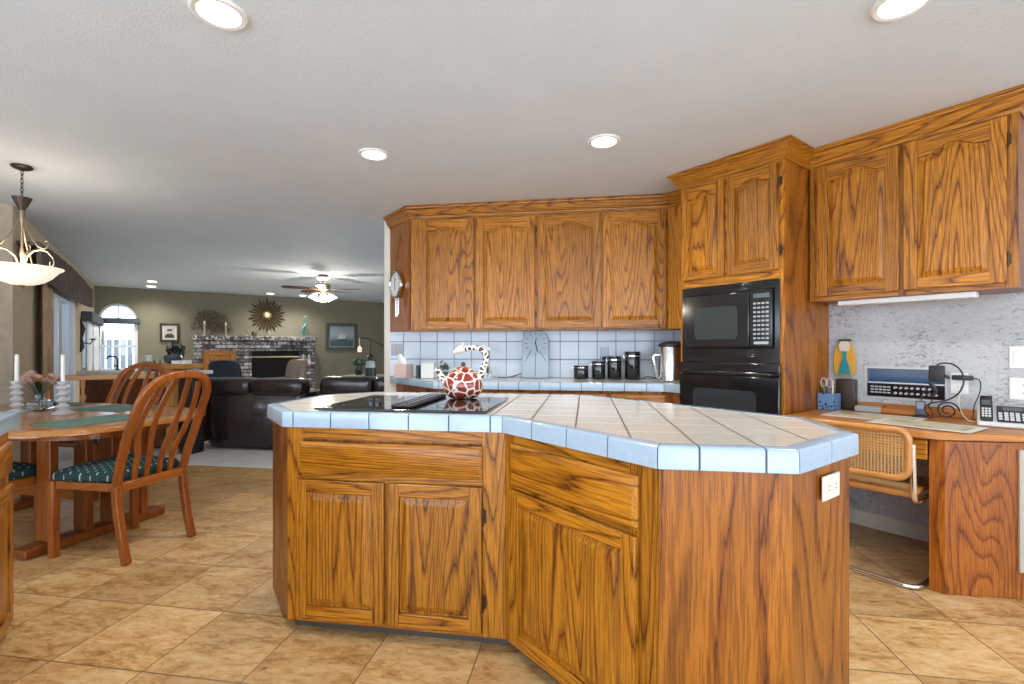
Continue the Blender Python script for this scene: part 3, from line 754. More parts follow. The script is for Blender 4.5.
m = MB(); m.lathe([(0.043, 0.137), (0.046, 0.141), (0.043, 0.147), (0.025, 0.154), (0.010, 0.157)], 28); lid = m.build('lid', GIR, parent=kt, smooth=60)
m = MB(); m.ball((0, 0, 0.168), 0.013, 16, 10); m.build('knob', plain('brown_glaze', (0.07, 0.02, 0.015), 0.15, 0, 0.5), parent=lid)
m = MB(); m.tube([(-0.075, 0, 0.065), (-0.105, 0, 0.085), (-0.122, 0, 0.108), (-0.135, 0, 0.130), (-0.150, 0, 0.142)], [0.028, 0.022, 0.016, 0.013, 0.016], 14); m.build('spout', GIRN, parent=kt, smooth=60)
# neck: rises from the right, arches over the lid towards the left; the head ends it
m = MB(); m.tube([(0.080, 0, 0.100), (0.103, 0, 0.135), (0.118, 0, 0.175), (0.122, 0, 0.210), (0.108, 0, 0.238), (0.078, 0, 0.252), (0.040, 0, 0.252), (0.005, 0, 0.243), (-0.015, 0, 0.238)],
    [0.022, 0.018, 0.0155, 0.0145, 0.014, 0.013, 0.0125, 0.013, 0.012], 14); nk = m.build('handle', GIRN, parent=kt, smooth=60)
m = MB(); m.tube([(0.012, 0, 0.246), (-0.012, 0, 0.244), (-0.034, 0, 0.236), (-0.052, 0, 0.228)], [0.014, 0.020, 0.0155, 0.010], 12)
for s_ in (-1, 1):
    m.tube([(-0.005, s_ * 0.008, 0.256), (-0.004, s_ * 0.010, 0.278)], [0.003, 0.0045], 8)
    m.tube([(0.006, s_ * 0.012, 0.254), (0.016, s_ * 0.030, 0.262)], [0.007, 0.002], 8)
m.build('head', plain('cream_glaze', (0.72, 0.64, 0.52), 0.12, 0, 0.5), parent=nk, smooth=60)

# ------------------------------------------------------------------ back counter and base cabinets
CF = 3.80; cu = 3.105
px_t = (cu / S2 - CF)      # x where the counter front turns at 45 degrees (u = cu)
tvx = lambda u, v: UV(u, v)
tl = tvx(cu, 2.112); tr_ = tvx(UR - 0.012, 2.112); tc_ = (0.825, YB - 0.012)
BK = [(-1.885, YB - 0.012), (-1.235, CF), (px_t, CF), tl, tr_, tc_]
worktop('counter_worktop', BK, 0.905, 0.062, [0, 1, 2], 'pale tiled worktop along the kitchen back wall', 'worktop', loc=(-0.5, 4.1))
bc = thing('base_cabinet', 'oak base cabinet run under the back wall worktop', 'cabinet', (-0.5, 4.1, 0))
P_ = [(-1.82, YB - 0.012), (-1.215, CF + 0.03 + 0.0), (px_t - 0.012, CF + 0.03), tvx(cu + 0.03, 2.112), tvx(UR - 0.012, 2.112), tc_]
P_ = [(x + 0.5, y - 4.1) for x, y in P_]
m = MB(); m.prism(P_, 0.09, 0.842, 0); m.build('body', OPLY, parent=bc, smooth=0)
m = MB(); m.prism([(x * 0.97, y * 0.97 + 0.012) for x, y in P_], 0.001, 0.089); m.build('toe_kick', BLACKM, parent=bc, smooth=0)
for k in range(4):
    xa = -0.66 + k * 0.45
    drawer(bc, 0, 0, 0.42, 0.13, loc=(xa, -0.27, 0.69)); door(bc, 0, 0, 0.42, 0.56, 0, loc=(xa, -0.27, 0.11))

# items on the back counter
tclk = thing('tall_table_clock', 'tall pale blue arched clock leaning against the tiled splash', 'clock', (-0.452, 4.36, 0.9075))
m = MB()
w2 = 0.120; hh = 0.43
pts = [(-w2, 0.0), (w2, 0.0), (w2, 0.345)] + [(w2 * math.cos(a) * 1.0, 0.345 + (hh - 0.345) * math.sin(a)) for a in [PI * k / 10 for k in range(1, 10)]] + [(-w2, 0.345)]
m.prismY(pts, -0.012, 0.012); m.build('case', plain('clock_slate_blue', (0.36, 0.45, 0.52), 0.35), parent=tclk, bevel=0.003, rot=(math.radians(-4), 0, 0))
m = MB(); cz = 0.315
for k in range(12):
    a = PI / 2 - 2 * PI * k / 12
    r0, r1 = 0.075, 0.100
    if k == 6: r0, r1 = 0.09, 0.30
    if k in (5, 7): r0, r1 = 0.075, 0.19
    m.ribbon([(r0 * math.cos(a), 0, cz + r0 * math.sin(a)), (min(1, r1) * math.cos(a), 0, cz + r1 * math.sin(a))], 0.005, 0.002)
m.build('hour_marks', plain('mark_blue', (0.06, 0.09, 0.13), 0.5), parent=tclk, loc=(0, -0.0135, 0), rot=(math.radians(-4), 0, 0), smooth=0)
m = MB(); m.ribbon([(0, 0, cz + 0.01), (0.018, 0, cz - 0.075)], 0.009, 0.003); m.ribbon([(-0.002, 0, cz - 0.01), (0.008, 0, cz + 0.05)], 0.007, 0.003); m.lathe([(0.008, 0), (0.008, 0.002)], 14)
m.build('hands', BLACKM, parent=tclk, loc=(0, -0.0155, 0), rot=(math.radians(-4), 0, 0), smooth=0)

def canister(x, r, h, label):
    t = thing('canister', label, 'canister', (x, 4.28, 0.9075), group='black storage canisters')
    m = MB(); m.lathe([(r * 0.96, 0), (r, 0.004), (r, h * 0.80), (r * 0.98, h * 0.82)], 28); m.build('jar', BLACK, parent=t)
    m = MB(); m.lathe([(r * 1.02, h * 0.825), (r * 1.02, h * 0.855), (r * 0.99, h * 0.86)], 28); m.build('seal_ring', CHROME, parent=t)
    m = MB(); m.lathe([(r, h * 0.865), (r * 1.03, h * 0.87), (r * 1.03, h * 0.965), (r * 0.97, h), (0.01, h)], 28); m.build('lid', BLACK, parent=t)
    m = MB(); m.tube([(-r * 1.0, -0.012, h * 0.93), (-r * 1.16, -0.012, h * 0.86), (-r * 1.05, -0.012, h * 0.70)], 0.003, 8); m.tube([(-r * 1.0, 0.012, h * 0.93), (-r * 1.16, 0.012, h * 0.86), (-r * 1.05, 0.012, h * 0.70)], 0.003, 8)
    m.tube([(-r * 1.16, -0.012, h * 0.86), (-r * 1.16, 0.012, h * 0.86)], 0.003, 8)
    m.build('clasp', CHROME, parent=t)
for x, r, h, lb in ((-0.040, 0.064, 0.118, 'shortest of the four black canisters, nearest the tall clock'), (0.112, 0.058, 0.155, 'second shortest black canister in front of the wall outlet'),
                    (0.248, 0.060, 0.200, 'second tallest black canister with a wide lid'), (0.402, 0.066, 0.240, 'tallest black canister, nearest the steel water boiler')):
    canister(x, r, h, lb)
wb = thing('water_boiler', 'large brushed steel water boiler with black lid beside the oven tower', 'kettle', (0.700, 4.10, 0.9075))
m = MB(); m.lathe([(0.100, 0), (0.106, 0.008), (0.106, 0.275), (0.104, 0.28)], 36); m.build('body', STEEL, parent=wb)
m = MB(); m.lathe([(0.107, 0.281), (0.109, 0.286), (0.103, 0.305), (0.06, 0.322), (0.01, 0.326)], 36); m.build('lid', BLACKM, parent=wb)
m = MB(); m.tube([(-0.095, -0.02, 0.215), (-0.145, -0.02, 0.21), (-0.15, -0.02, 0.19), (-0.125, -0.02, 0.04), (-0.10, -0.02, 0.02)], [0.014, 0.016, 0.018, 0.012, 0.010], 12); m.build('dispenser', STEEL, parent=wb)
m = MB(); m.tube([(-0.085, 0.06, 0.006), (-0.12, 0.10, 0.02), (-0.17, 0.16, 0.028), (-0.19, 0.19, 0.02), (-0.20, 0.22, 0.005)], 0.004, 8); m.build('power_cord', BLACKM, parent=wb)
plate('wall_outlet', 'steel power outlet on the tiled splash above the canisters', (0.170, YB - 0.0085, 1.125), 0, mat=plain('steel_plate', (0.22, 0.24, 0.26), 0.35, 0.6), w_=0.078, h=0.12)
m = MB(); m.box(0.148, 0.192, YB - 0.062, YB - 0.0185, 1.068, 1.10); m.box(0.160, 0.180, YB - 0.045, YB - 0.03, 1.05, 1.068); tag(m.build('plug_adapter', BLACKM, bevel=0.004), 'black plug pushed into the outlet above the canisters', 'plug')
plate('light_switch', 'grey double light switch on the tiled splash at the left end', (-1.812, YB - 0.0085, 1.165), 0, 'switch', w_=0.118, h=0.118, mat=GREY, n=2, cat='light switch')['category'] = 'light switch'
# small things at the left end
tb = thing('tissue_box', 'pale pink tissue box with a white tissue on the back counter', 'tissue box', (-1.645, 4.20, 0.9075), math.radians(-14))
m = MB(); m.box(-0.062, 0.062, -0.06, 0.06, 0, 0.125); m.build('box', plain('pink_card', (0.62, 0.48, 0.44), 0.6), parent=tb, bevel=0.003)
m = MB(); m.loops([[(0.03 * math.cos(a), 0.012 * math.sin(a), 0.124) for a in [2 * PI * k / 12 for k in range(12)]], [(-0.02 + 0.045 * math.cos(a), 0.015 * math.sin(a), 0.16 + 0.01 * math.sin(3 * a)) for a in [2 * PI * k / 12 for k in range(12)]], [(-0.045 + 0.015 * math.cos(a), 0.006 * math.sin(a), 0.215) for a in [2 * PI * k / 12 for k in range(12)]]])
m.build('tissue', WHITE, parent=tb)
m = MB(); m.box(-0.012, 0.012, -0.05, 0.05, 0, 0.115); o = m.build('book', plain('dark_green_cover', (0.03, 0.07, 0.07), 0.4), loc=(-1.492, 4.20, 0.9075), rot=(0, 0, math.radians(-8)), bevel=0.002); tag(o, 'slim dark green book standing between the tissue box and white ceramic box', 'book')
m = MB(); m.box(-0.062, 0.062, -0.055, 0.055, 0, 0.135); m.box(-0.05, 0.05, -0.045, 0.045, 0.135, 0.142); o = m.build('ceramic_box', plain('white_ceramic', (0.70, 0.72, 0.70), 0.25), loc=(-1.395, 4.19, 0.9075), rot=(0, 0, math.radians(-6)), bevel=0.006); tag(o, 'white square ceramic box on the back counter behind the teapot', 'box')
FLW = plain('pink_petals', (0.62, 0.36, 0.38), 0.6); GRNL = plain('dark_leaves', (0.03, 0.09, 0.05), 0.5, 0, 0, 0.3)
def foliage(n, c, r, q, seed, flat=0.6):
    rd = random.Random(seed); m = MB()
    for i in range(n):
        d = Vector((rd.gauss(0, 1), rd.gauss(0, 1), rd.gauss(0, flat))).normalized() * r * rd.random() ** 0.4
        p = Vector(c) + d; a = Vector((rd.gauss(0, 1), rd.gauss(0, 1), rd.gauss(0, 1))).normalized(); e_ = a.orthogonal().normalized(); s_ = q * rd.uniform(0.6, 1.2)
        m.f([m.v(p - a * s_), m.v(p + e_ * s_ * 0.45), m.v(p + a * s_), m.v(p - e_ * s_ * 0.45)])
    return m
pl_ = thing('potted_plant', 'small dark leafy plant beside the white ceramic box on the back counter', 'plant', (-1.262, 4.22, 0.9075))
m = MB(); m.lathe([(0.022, 0), (0.030, 0.05), (0.032, 0.055), (0.028, 0.055)], 18); m.build('pot', plain('green_glaze', (0.05, 0.10, 0.09), 0.3), parent=pl_)
foliage(60, (0, 0, 0.10), 0.042, 0.018, 3).build('foliage', GRNL, parent=pl_, smooth=0); foliage(14, (-0.03, -0.02, 0.145), 0.022, 0.012, 4).build('blossoms', plain('red_petals', (0.30, 0.03, 0.03), 0.5), parent=pl_, smooth=0)
m = MB(); m.box(-0.045, 0.045, -0.03, 0.03, 0, 0.09); o = m.build('paper_box', plain('cream_card', (0.62, 0.58, 0.52), 0.7), loc=(-1.165, 4.25, 0.9075), bevel=0.003); tag(o, 'small cream box on the back counter behind the teapot spout', 'box')
vs2 = thing('glass_vase', 'clear glass bottle vase with white blossoms behind the teapot', 'vase', (-0.865, 4.22, 0.9075))
m = MB(); m.lathe([(0.035, 0), (0.040, 0.01), (0.042, 0.06), (0.018, 0.095), (0.014, 0.13), (0.018, 0.135)], 20); m.build('bottle', GLASS, parent=vs2, smooth=60)
m = MB()
for a in (0.2, 1.9, 3.6): m.tube([(0, 0, 0.02), (0.01 * math.cos(a), 0.01 * math.sin(a), 0.14), (0.05 * math.cos(a) - 0.03, 0.03 * math.sin(a), 0.26)], 0.0022, 6)
m.build('stems', GRNL, parent=vs2); foliage(46, (-0.03, 0, 0.265), 0.055, 0.016, 5).build('blossoms', WHITE, parent=vs2, smooth=0)
m = MB(); m.tube([(-0.78 + 0.0, 4.26, 0.911), (-0.70, 4.22, 0.916), (-0.62, 4.24, 0.935), (-0.565, 4.27, 0.950), (-0.60, 4.30, 0.938), (-0.66, 4.28, 0.911)], 0.003, 8); tag(m.build('charging_cord', BLACKM), 'thin dark cord looped on the counter left of the tall clock', 'cord')
# round clock with chimes on the angled cabinet end
ck = thing('wall_clock', 'round silver clock with hanging chime rods on the cabinet end panel', 'clock', (-1.735, 4.295, 1.773), -PI / 4)
ck.location = (-1.550 - 0.329 + 0.20 * S2 - 0.012 * S2, YF + 0.325 - 0.20 * S2 - 0.012 * S2, 1.773)
def disc_y(m, prof, n=36, mi=0, caps=True):
    L = [[(r * math.cos(2 * PI * k / n), -y, r * math.sin(2 * PI * k / n)) for k in range(n)] for r, y in prof]; m.loops(L, mi, True, caps, caps)
m = MB(); disc_y(m, [(0.11, 0.002), (0.13, 0.008), (0.128, 0.03), (0.118, 0.036), (0.108, 0.026)], caps=False); m.build('rim', CHROME, parent=ck, smooth=50)
m = MB(); disc_y(m, [(0.108, 0.020), (0.108, 0.026)]); m.build('dial', WHITE, parent=ck)
m = MB()
for k in range(12):
    a = 2 * PI * k / 12; m.ribbon([(0.085 * math.cos(a), -0.0275, 0.085 * math.sin(a)), (0.100 * math.cos(a), -0.0275, 0.100 * math.sin(a))], 0.006, 0.001)
m.ribbon([(0, -0.029, -0.01), (0.01, -0.029, 0.06)], 0.006, 0.001); m.ribbon([(0, -0.029, -0.01), (-0.008, -0.029, 0.085)], 0.004, 0.001); m.ribbon([(0, -0.029, 0.01), (0.002, -0.029, -0.055)], 0.008, 0.001)
m.build('hands_and_marks', BLACKM, parent=ck, smooth=0)
for k in range(3):
    m = MB(); m.tube([(-0.02 + k * 0.035, -0.012, -0.128), (-0.02 + k * 0.035, -0.012, -0.30 + 0.02 * (k == 2))], 0.0045, 8); m.build('chime_rod', CHROME, parent=ck)

# ------------------------------------------------------------------ desk
DZ = 0.770
dsk = thing('desk_worktop', 'wood desk worktop with a clipped front corner under the plaster wall', 'desk', (1.9, 3.0, 0))
A_ = tvx(UR - 0.012, 1.374); B_ = tvx(3.0, 1.374); C_ = tvx(3.0, 0.70); D_ = (C_[0] + 0.055, C_[1] - 0.035)
yfd = D_[1] ; xe = (UR - 0.012) / S2 - yfd
m = MB(); m.prism([(x - 1.9, y - 3.0) for x, y in (A_, B_, C_, D_, (xe, yfd))], DZ - 0.038, DZ, 1)
m.build('worktop', [ODESK, ODESKX], parent=dsk, bevel=0.006)
m = MB(); m.box(UR - 0.034, UR - 0.0145, 0.46, 1.36, DZ + 0.001, DZ + 0.055); o = m.build('backsplash_strip', ODESKX, parent=dsk, bevel=0.002); o.rotation_euler = R45; o.location = (-1.9, -3.0, 0)
pd = thing('desk_pedestal', 'oak pedestal with flamed veneer under the right end of the desk', 'cabinet', (1.9, 3.0, 0))
E1 = tvx(3.02, 0.685); F1 = (E1[0] + 0.042, E1[1] - 0.042); yf2 = F1[1]; xe2 = (UR - 0.02) / S2 - yf2
m = MB(); m.prism([(x - 1.9, y - 3.0) for x, y in (tvx(UR - 0.02, 0.685), E1, F1, (xe2, yf2))], 0.002, DZ - 0.040, 0)
m.build('body', ODESK, parent=pd, smooth=0, bevel=0.001)
m = MB(); m.box(1.995 - 1.9, 2.018 - 1.9, yf2 - 3.0 - 0.012, yf2 - 3.0, 0.13, 0.70); m.build('edge_batten', plain('tan_batten', (0.45, 0.40, 0.33), 0.6), parent=pd, bevel=0.002)
drp = UV(3.03, 1.372)
m = MB(); m.box(0.004, 0.682, -0.018, 0.0, 0.628, DZ - 0.044, 1); m.box(0.012, 0.674, 0.001, 0.45, 0.64, DZ - 0.040, 1); m.build('drawer', OAK, parent=dsk, smooth=0, bevel=0.004, loc=(drp[0] - 1.9, drp[1] - 3.0, 0), rot=(0, 0, -PI / 4))

# cane cantilever chair
cc = thing('cane_desk_chair', 'chrome cantilever chair with woven cane back pushed under the desk', 'chair', UV(2.99, 0.945, 0), -PI / 4)
# local frame: x to the right seen from behind, y towards the desk
wx = 0.235
m = MB()
def carc(pts, r=0.07, n=5):
    P = [Vector(p) for p in pts]; out = [P[0]]
    for i in range(1, len(P) - 1):
        a, p, c = P[i - 1], P[i], P[i + 1]; d0 = (a - p).normalized(); d1 = (c - p).normalized(); q = min(r, (a - p).length / 2, (c - p).length / 2)
        for k in range(n + 1):
            t = k / n; out.append((p + d0 * q) * (1 - t) ** 2 + p * 2 * t * (1 - t) + (p + d1 * q) * t * t)
    return out + [P[-1]]
path = [(wx, -0.125, 0.72), (wx, -0.10, 0.43), (wx, 0.36, 0.44), (wx, 0.40, 0.014), (wx, -0.05, 0.014), (-wx, -0.05, 0.014), (-wx, 0.40, 0.014), (-wx, 0.36, 0.44), (-wx, -0.10, 0.43), (-wx, -0.125, 0.72)]
m.tube(carc(path), 0.0125, 12); m.build('frame', CHROME, parent=cc, smooth=60)
CANE = None
def cane_mat():
    t = NT('woven_cane'); tcn = t.n('TexCoord'); sp = t.n('SeparateXYZ'); t.l(tcn.outputs['Object'], sp.inputs[0])
    def ln(val, p, wdt):
        f_ = t.math('FRACT', t.math('MULTIPLY', val, 1 / p)); return t.math('LESS_THAN', t.math('ABSOLUTE', t.math('SUBTRACT', f_, 0.5)), wdt)
    hole = t.math('MULTIPLY', ln(sp.outputs[0], 0.0135, 0.27), ln(sp.outputs[2], 0.0135, 0.27))
    c = t.mix(t.noise(t.coord(), 60, 2), (0.40, 0.20, 0.06), (0.54, 0.31, 0.12))
    t.set(Base_Color=c, Roughness=0.5, Alpha=t.math('SUBTRACT', 1.0, hole)); return t.m
CANE = cane_mat()
# back: bent wood frame with a cane panel, slightly curved
def backpt(x, z): return (x, -0.130 - 0.03 * (1 - (x / 0.235) ** 2), z)
m = MB(); rr = rrect(-0.222, 0.222, 0.555, 0.785, 0.05, 6)
dense = []
for i in range(len(rr)):
    a, c = rr[i], rr[(i + 1) % len(rr)]; k = max(1, int(math.dist(a, c) / 0.05))
    for q in range(k): dense.append((a[0] + (c[0] - a[0]) * q / k, a[1] + (c[1] - a[1]) * q / k))
m.tube([backpt(*p) for p in dense], 0.0165, 10, 0, True); bk_ = m.build('backrest', plain('amber_beech', (0.50, 0.21, 0.05), 0.3, 0, 0.3, 0.12, 14), parent=cc, smooth=60)
m = MB(); N = 12
g0 = [[m.v(backpt(-0.215 + 0.43 * i / N, z)) for i in range(N + 1)] for z in (0.560, 0.78)]
for i in range(N): m.f([g0[0][i], g0[0][i + 1], g0[1][i + 1], g0[1][i]])
m.build('cane_panel', CANE, parent=bk_, smooth=60)
m = MB(); m.rbox(-0.225, 0.225, -0.07, 0.36, 0.448, 0.478, 0.012); m.build('seat', plain('seat_beech', (0.50, 0.21, 0.05), 0.3, 0, 0.3, 0.12, 14), parent=cc)
m = MB(); m.box(-0.18, 0.18, -0.02, 0.31, 0.4785, 0.482); m.build('seat_cane', plain('cane_seat', (0.45, 0.26, 0.11), 0.6, 0, 0, 0.2, 90), parent=cc)

# stereo in the wall niche
nc = thing('wall_stereo', 'built-in blue and black radio panel set in the plaster wall', 'stereo', UV(UR, NV1, 0), -PI / 4)
NW = NV1 - NV0
m = MB()
for a, b_, c, d in ((-0.012, NW + 0.012, NZ0 - 0.014, NZ0), (-0.012, NW + 0.012, NZ1, NZ1 + 0.012), (-0.012, 0.0, NZ0, NZ1), (NW, NW + 0.012, NZ0, NZ1)): m.box(a, b_, -0.008, -0.0005, c, d)
m.build('frame', plain('aluminium', (0.55, 0.55, 0.52), 0.35, 0.7), parent=nc, smooth=0)
zm = NZ0 + 0.088
m = MB(); m.box(0.004, NW - 0.004, 0.012, 0.03, zm + 0.006, NZ1 - 0.004); m.build('dial_window', plain('blue_dial_glass', (0.015, 0.06, 0.14), 0.12, 0, 0.5), parent=nc)
m = MB(); m.box(0.004, NW - 0.004, -0.002, 0.03, NZ0 + 0.004, zm - 0.003); fp = m.build('front_panel', BLACK, parent=nc)
m = MB(); m.box(0.004, NW - 0.004, -0.003, 0.03, zm - 0.0025, zm + 0.0055); m.build('divider', plain('aluminium_bar', (0.6, 0.6, 0.57), 0.3, 0.8), parent=nc)
m = MB()
for r_ in range(3):
    for c_ in range(5): m.box(0.02 + c_ * 0.022, 0.037 + c_ * 0.022, -0.004, -0.002, NZ0 + 0.022 + r_ * 0.018, NZ0 + 0.031 + r_ * 0.018)
m.build('push_buttons', plain('pale_button', (0.42, 0.42, 0.40), 0.4), parent=fp, smooth=0)
for k in range(8):
    for r_ in range(2):
        m = MB(); disc_y(m, [(0.009, 0.0), (0.009, 0.004), (0.006, 0.006), (0.005, 0.014)], 14); m.build('knob', plain('silver_knob', (0.6, 0.6, 0.58), 0.25, 0.8) if (k + r_) == 0 else bpy.data.materials['silver_knob'], parent=fp, loc=(0.150 + k * 0.028, -0.0022, NZ0 + 0.027 + r_ * 0.034))

# things on the desk; helper in the right wall's own frame: s = distance along the wall from the tower, d = distance out from the wall
def DW(s, d, z=DZ + 0.0015): return UV(UR - d, 1.385 - s, z)
# butler-like plate rack: framed bottle holder cut-out by the tower
hh_ = thing('wall_plaque', 'carved yellow and teal penguin-shaped plaque hanging beside the tower', 'plaque', DW(0.10, 0.034, 1.0), -PI / 4)
hh_['label'] = 'hand-painted yellow and teal wooden plaque hanging beside the oven tower'
m = MB()
body = [(-0.062, 0.01), (-0.045, -0.01), (0.045, -0.01), (0.064, 0.02), (0.062, 0.12), (0.052, 0.175), (0.030, 0.215), (-0.030, 0.215), (-0.052, 0.175), (-0.064, 0.12)]
m.prismY(body, 0.0, 0.014); m.build('back_board', plain('yellow_paint', (0.62, 0.32, 0.02), 0.5), parent=hh_, bevel=0.003)
m = MB(); m.prismY([(-0.036, 0.0), (0.040, 0.0), (0.030, 0.06), (0.014, 0.11), (0.016, 0.155), (-0.010, 0.155), (-0.008, 0.11), (-0.022, 0.06)], -0.010, -0.0005); m.build('apron', plain('teal_paint', (0.015, 0.22, 0.26), 0.5), parent=hh_, bevel=0.002)
m = MB(); m.prismY([(-0.026, 0.155), (0.030, 0.155), (0.034, 0.20), (0.018, 0.225), (-0.016, 0.225), (-0.030, 0.20)], -0.012, -0.0005); m.build('head', plain('cream_paint', (0.62, 0.54, 0.44), 0.5), parent=hh_, bevel=0.003)
m = MB(); m.prismY([(-0.040, 0.222), (0.044, 0.222), (0.030, 0.236), (-0.026, 0.236)], -0.012, 0.012); m.build('cap', plain('dark_hat', (0.06, 0.04, 0.03), 0.6), parent=hh_)
m = MB(); m.rbox(-0.05, 0.06, -0.03, 0.03, 0, 0.20, 0.008); o = m.build('knife_block', plain('dark_walnut', (0.035, 0.02, 0.012), 0.4), loc=DW(0.125, 0.078), rot=(0, 0, -PI / 4)); tag(o, 'dark wooden block standing behind the blue pencil cup', 'block')
pc = thing('pencil_cup', 'square blue punched metal cup full of pens on the desk', 'cup', DW(0.06, 0.168), -PI / 4)
def punched():
    t = NT('punched_blue'); v = t.n('TexVoronoi', feature='F1'); v.inputs['Scale'].default_value = 55; t.l(t.coord(), v.inputs['Vector'])
    t.set(Base_Color=t.mix(t.math('LESS_THAN', v.outputs['Distance'], 0.34), (0.14, 0.26, 0.46), (0.01, 0.015, 0.03)), Roughness=0.4); return t.m
m = MB(); s_ = 0.05; q_ = 0.047
m.loops([[(-a, -a, z), (a, -a, z), (a, a, z), (-a, a, z)] for a, z in ((s_, 0), (s_, 0.105), (q_, 0.105), (q_, 0.006))]); m.build('cup', punched(), parent=pc, smooth=0)
pcol = [(0.5, 0.04, 0.04), (0.05, 0.06, 0.3), (0.65, 0.55, 0.1), (0.03, 0.03, 0.03), (0.05, 0.3, 0.12), (0.6, 0.6, 0.58)]
for k, (px_, py_) in enumerate(((-0.025, 0.02), (0.0, -0.025), (0.025, 0.0), (0.02, 0.028), (-0.03, -0.012), (0.034, -0.03))):
    m = MB(); m.tube([(px_ * 0.6, py_ * 0.6, 0.01), (px_ * 1.0, py_ * 1.0, 0.145 + 0.008 * k)], 0.0042, 8)
    nm = ['red', 'blue', 'yellow', 'black', 'green', 'white'][k]
    o = m.build('pen', plain(nm + '_pen_barrel', pcol[k], 0.35), loc=DW(0.06, 0.168), rot=(0, 0, -PI / 4)); tag(o, nm + ' pen standing in the blue pencil cup', 'pen', )
sc_ = thing('scissors', 'pink handled scissors standing in the blue pencil cup', 'scissors', DW(0.045, 0.168), -PI / 4)
m = MB()
for s_ in (-1, 1): m.tube([(s_ * 0.018 + 0.016 * math.cos(a) * 1.0, 0, 0.175 + 0.030 * math.sin(a)) for a in [2 * PI * k / 14 for k in range(14)]], 0.0045, 8, 0, True)
m.build('handle', plain('pale_pink_plastic', (0.62, 0.42, 0.36), 0.4), parent=sc_)
m = MB(); m.ribbon([(-0.012, 0, 0.150), (0.004, 0, 0.02)], 0.009, 0.002); m.ribbon([(0.012, 0.003, 0.150), (-0.004, 0.003, 0.02)], 0.009, 0.002); m.build('blades', STEEL, parent=sc_)
# papers, tray, gadgets
def paper(s, d, w_, h_, z, rot, label, col, name='placemat', cat='paper'):
    m = MB(); m.box(-w_ / 2, w_ / 2, -h_ / 2, h_ / 2, 0, 0.0025); t = NT(name + '_print'); v = t.coord()
    n1 = t.noise(v, 9, 3, 0.5, 1.0)
    sp = t.n('SeparateXYZ'); t.l(v, sp.inputs[0])
    ins = t.math('MULTIPLY', t.math('LESS_THAN', t.math('ABSOLUTE', sp.outputs[0]), w_ / 2 - 0.03), t.math('LESS_THAN', t.math('ABSOLUTE', sp.outputs[1]), h_ / 2 - 0.03))
    c = t.mix(ins, (0.70, 0.66, 0.60), t.ramp(n1, [(0.40, (0.60, 0.55, 0.42)), (0.55, (0.50, 0.44, 0.26)), (0.66, (0.30, 0.28, 0.16)), (0.75, (0.36, 0.18, 0.10))])); t.set(Base_Color=c, Roughness=0.45)
    o = m.build(name, t.m, loc=DW(s, d, z), rot=(0, 0, -PI / 4 + rot), smooth=0); return tag(o, label, cat)
paper(0.36, 0.36, 0.44, 0.30, DZ + 0.0012, 0.03, 'flower printed paper mat at the left of the desk', None)
paper(0.64, 0.53, 0.42, 0.29, DZ + 0.0040, -0.06, 'flower printed paper mat at the front right of the desk', None)
dt = thing('desk_organizer', 'low grey and brown letter tray against the plaster wall', 'tray', DW(0.315, 0.10), -PI / 4)
m = MB(); m.box(-0.12, 0.02, -0.045, 0.045, 0, 0.035); m.build('grey_box', GREY, parent=dt, bevel=0.004)
m = MB(); m.box(0.022, 0.20, -0.045, 0.045, 0, 0.006); m.box(0.022, 0.20, 0.04, 0.045, 0, 0.05); m.box(0.022, 0.20, -0.045, -0.040, 0, 0.035); m.box(0.022, 0.027, -0.04, 0.04, 0.006, 0.05); m.box(0.195, 0.20, -0.04, 0.04, 0.006, 0.05); m.build('wood_tray', ODESKX, parent=dt, smooth=0)
mp3 = thing('mobile_charger', 'small grey handset standing in a charging cradle on the desk', 'charger', DW(0.535, 0.175), -PI / 4)
m = MB(); m.rbox(-0.032, 0.032, -0.022, 0.022, 0, 0.012, 0.004); m.build('cradle', BLACKM, parent=mp3)
m = MB(); m.rbox(-0.023, 0.023, -0.010, 0.006, 0.0125, 0.098, 0.005); hs = m.build('handset', plain('slate_plastic', (0.06, 0.07, 0.10), 0.3), parent=mp3, rot=(math.radians(-8), 0, 0))
m = MB(); m.box(-0.016, 0.016, -0.0115, -0.010, 0.050, 0.088); m.build('screen', plain('grey_screen', (0.20, 0.22, 0.28), 0.2), parent=hs)
def cord(name, pts, r, label, mat=None, closed=False):
    P = [Vector(p) for p in pts]; out = []
    n = len(P)
    for i in range(n - 1):   # Catmull-Rom
        p0, p1, p2, p3 = P[max(0, i - 1)], P[i], P[i + 1], P[min(n - 1, i + 2)]
        for k in range(6):
            t = k / 6; out.append(0.5 * ((2 * p1) + (p2 - p0) * t + (2 * p0 - 5 * p1 + 4 * p2 - p3) * t * t + (3 * p1 - p0 - 3 * p2 + p3) * t ** 3))
    out.append(P[-1]); m = MB(); m.tube(out, r, 8); o = m.build(name, mat or BLACKM, smooth=60); return tag(o, label, 'cord')
cord('charger_cord', [DW(0.535, 0.145, DZ + 0.03), DW(0.525, 0.11, DZ + 0.12), DW(0.55, 0.10, DZ + 0.155), DW(0.575, 0.11, DZ + 0.11), DW(0.56, 0.13, DZ + 0.06), DW(0.575, 0.16, DZ + 0.06), DW(0.59, 0.19, DZ + 0.04), DW(0.595, 0.21, DZ + 0.012), DW(0.575, 0.23, DZ + 0.010)], 0.0028, 'thin black cord looping up from the grey handset cradle')
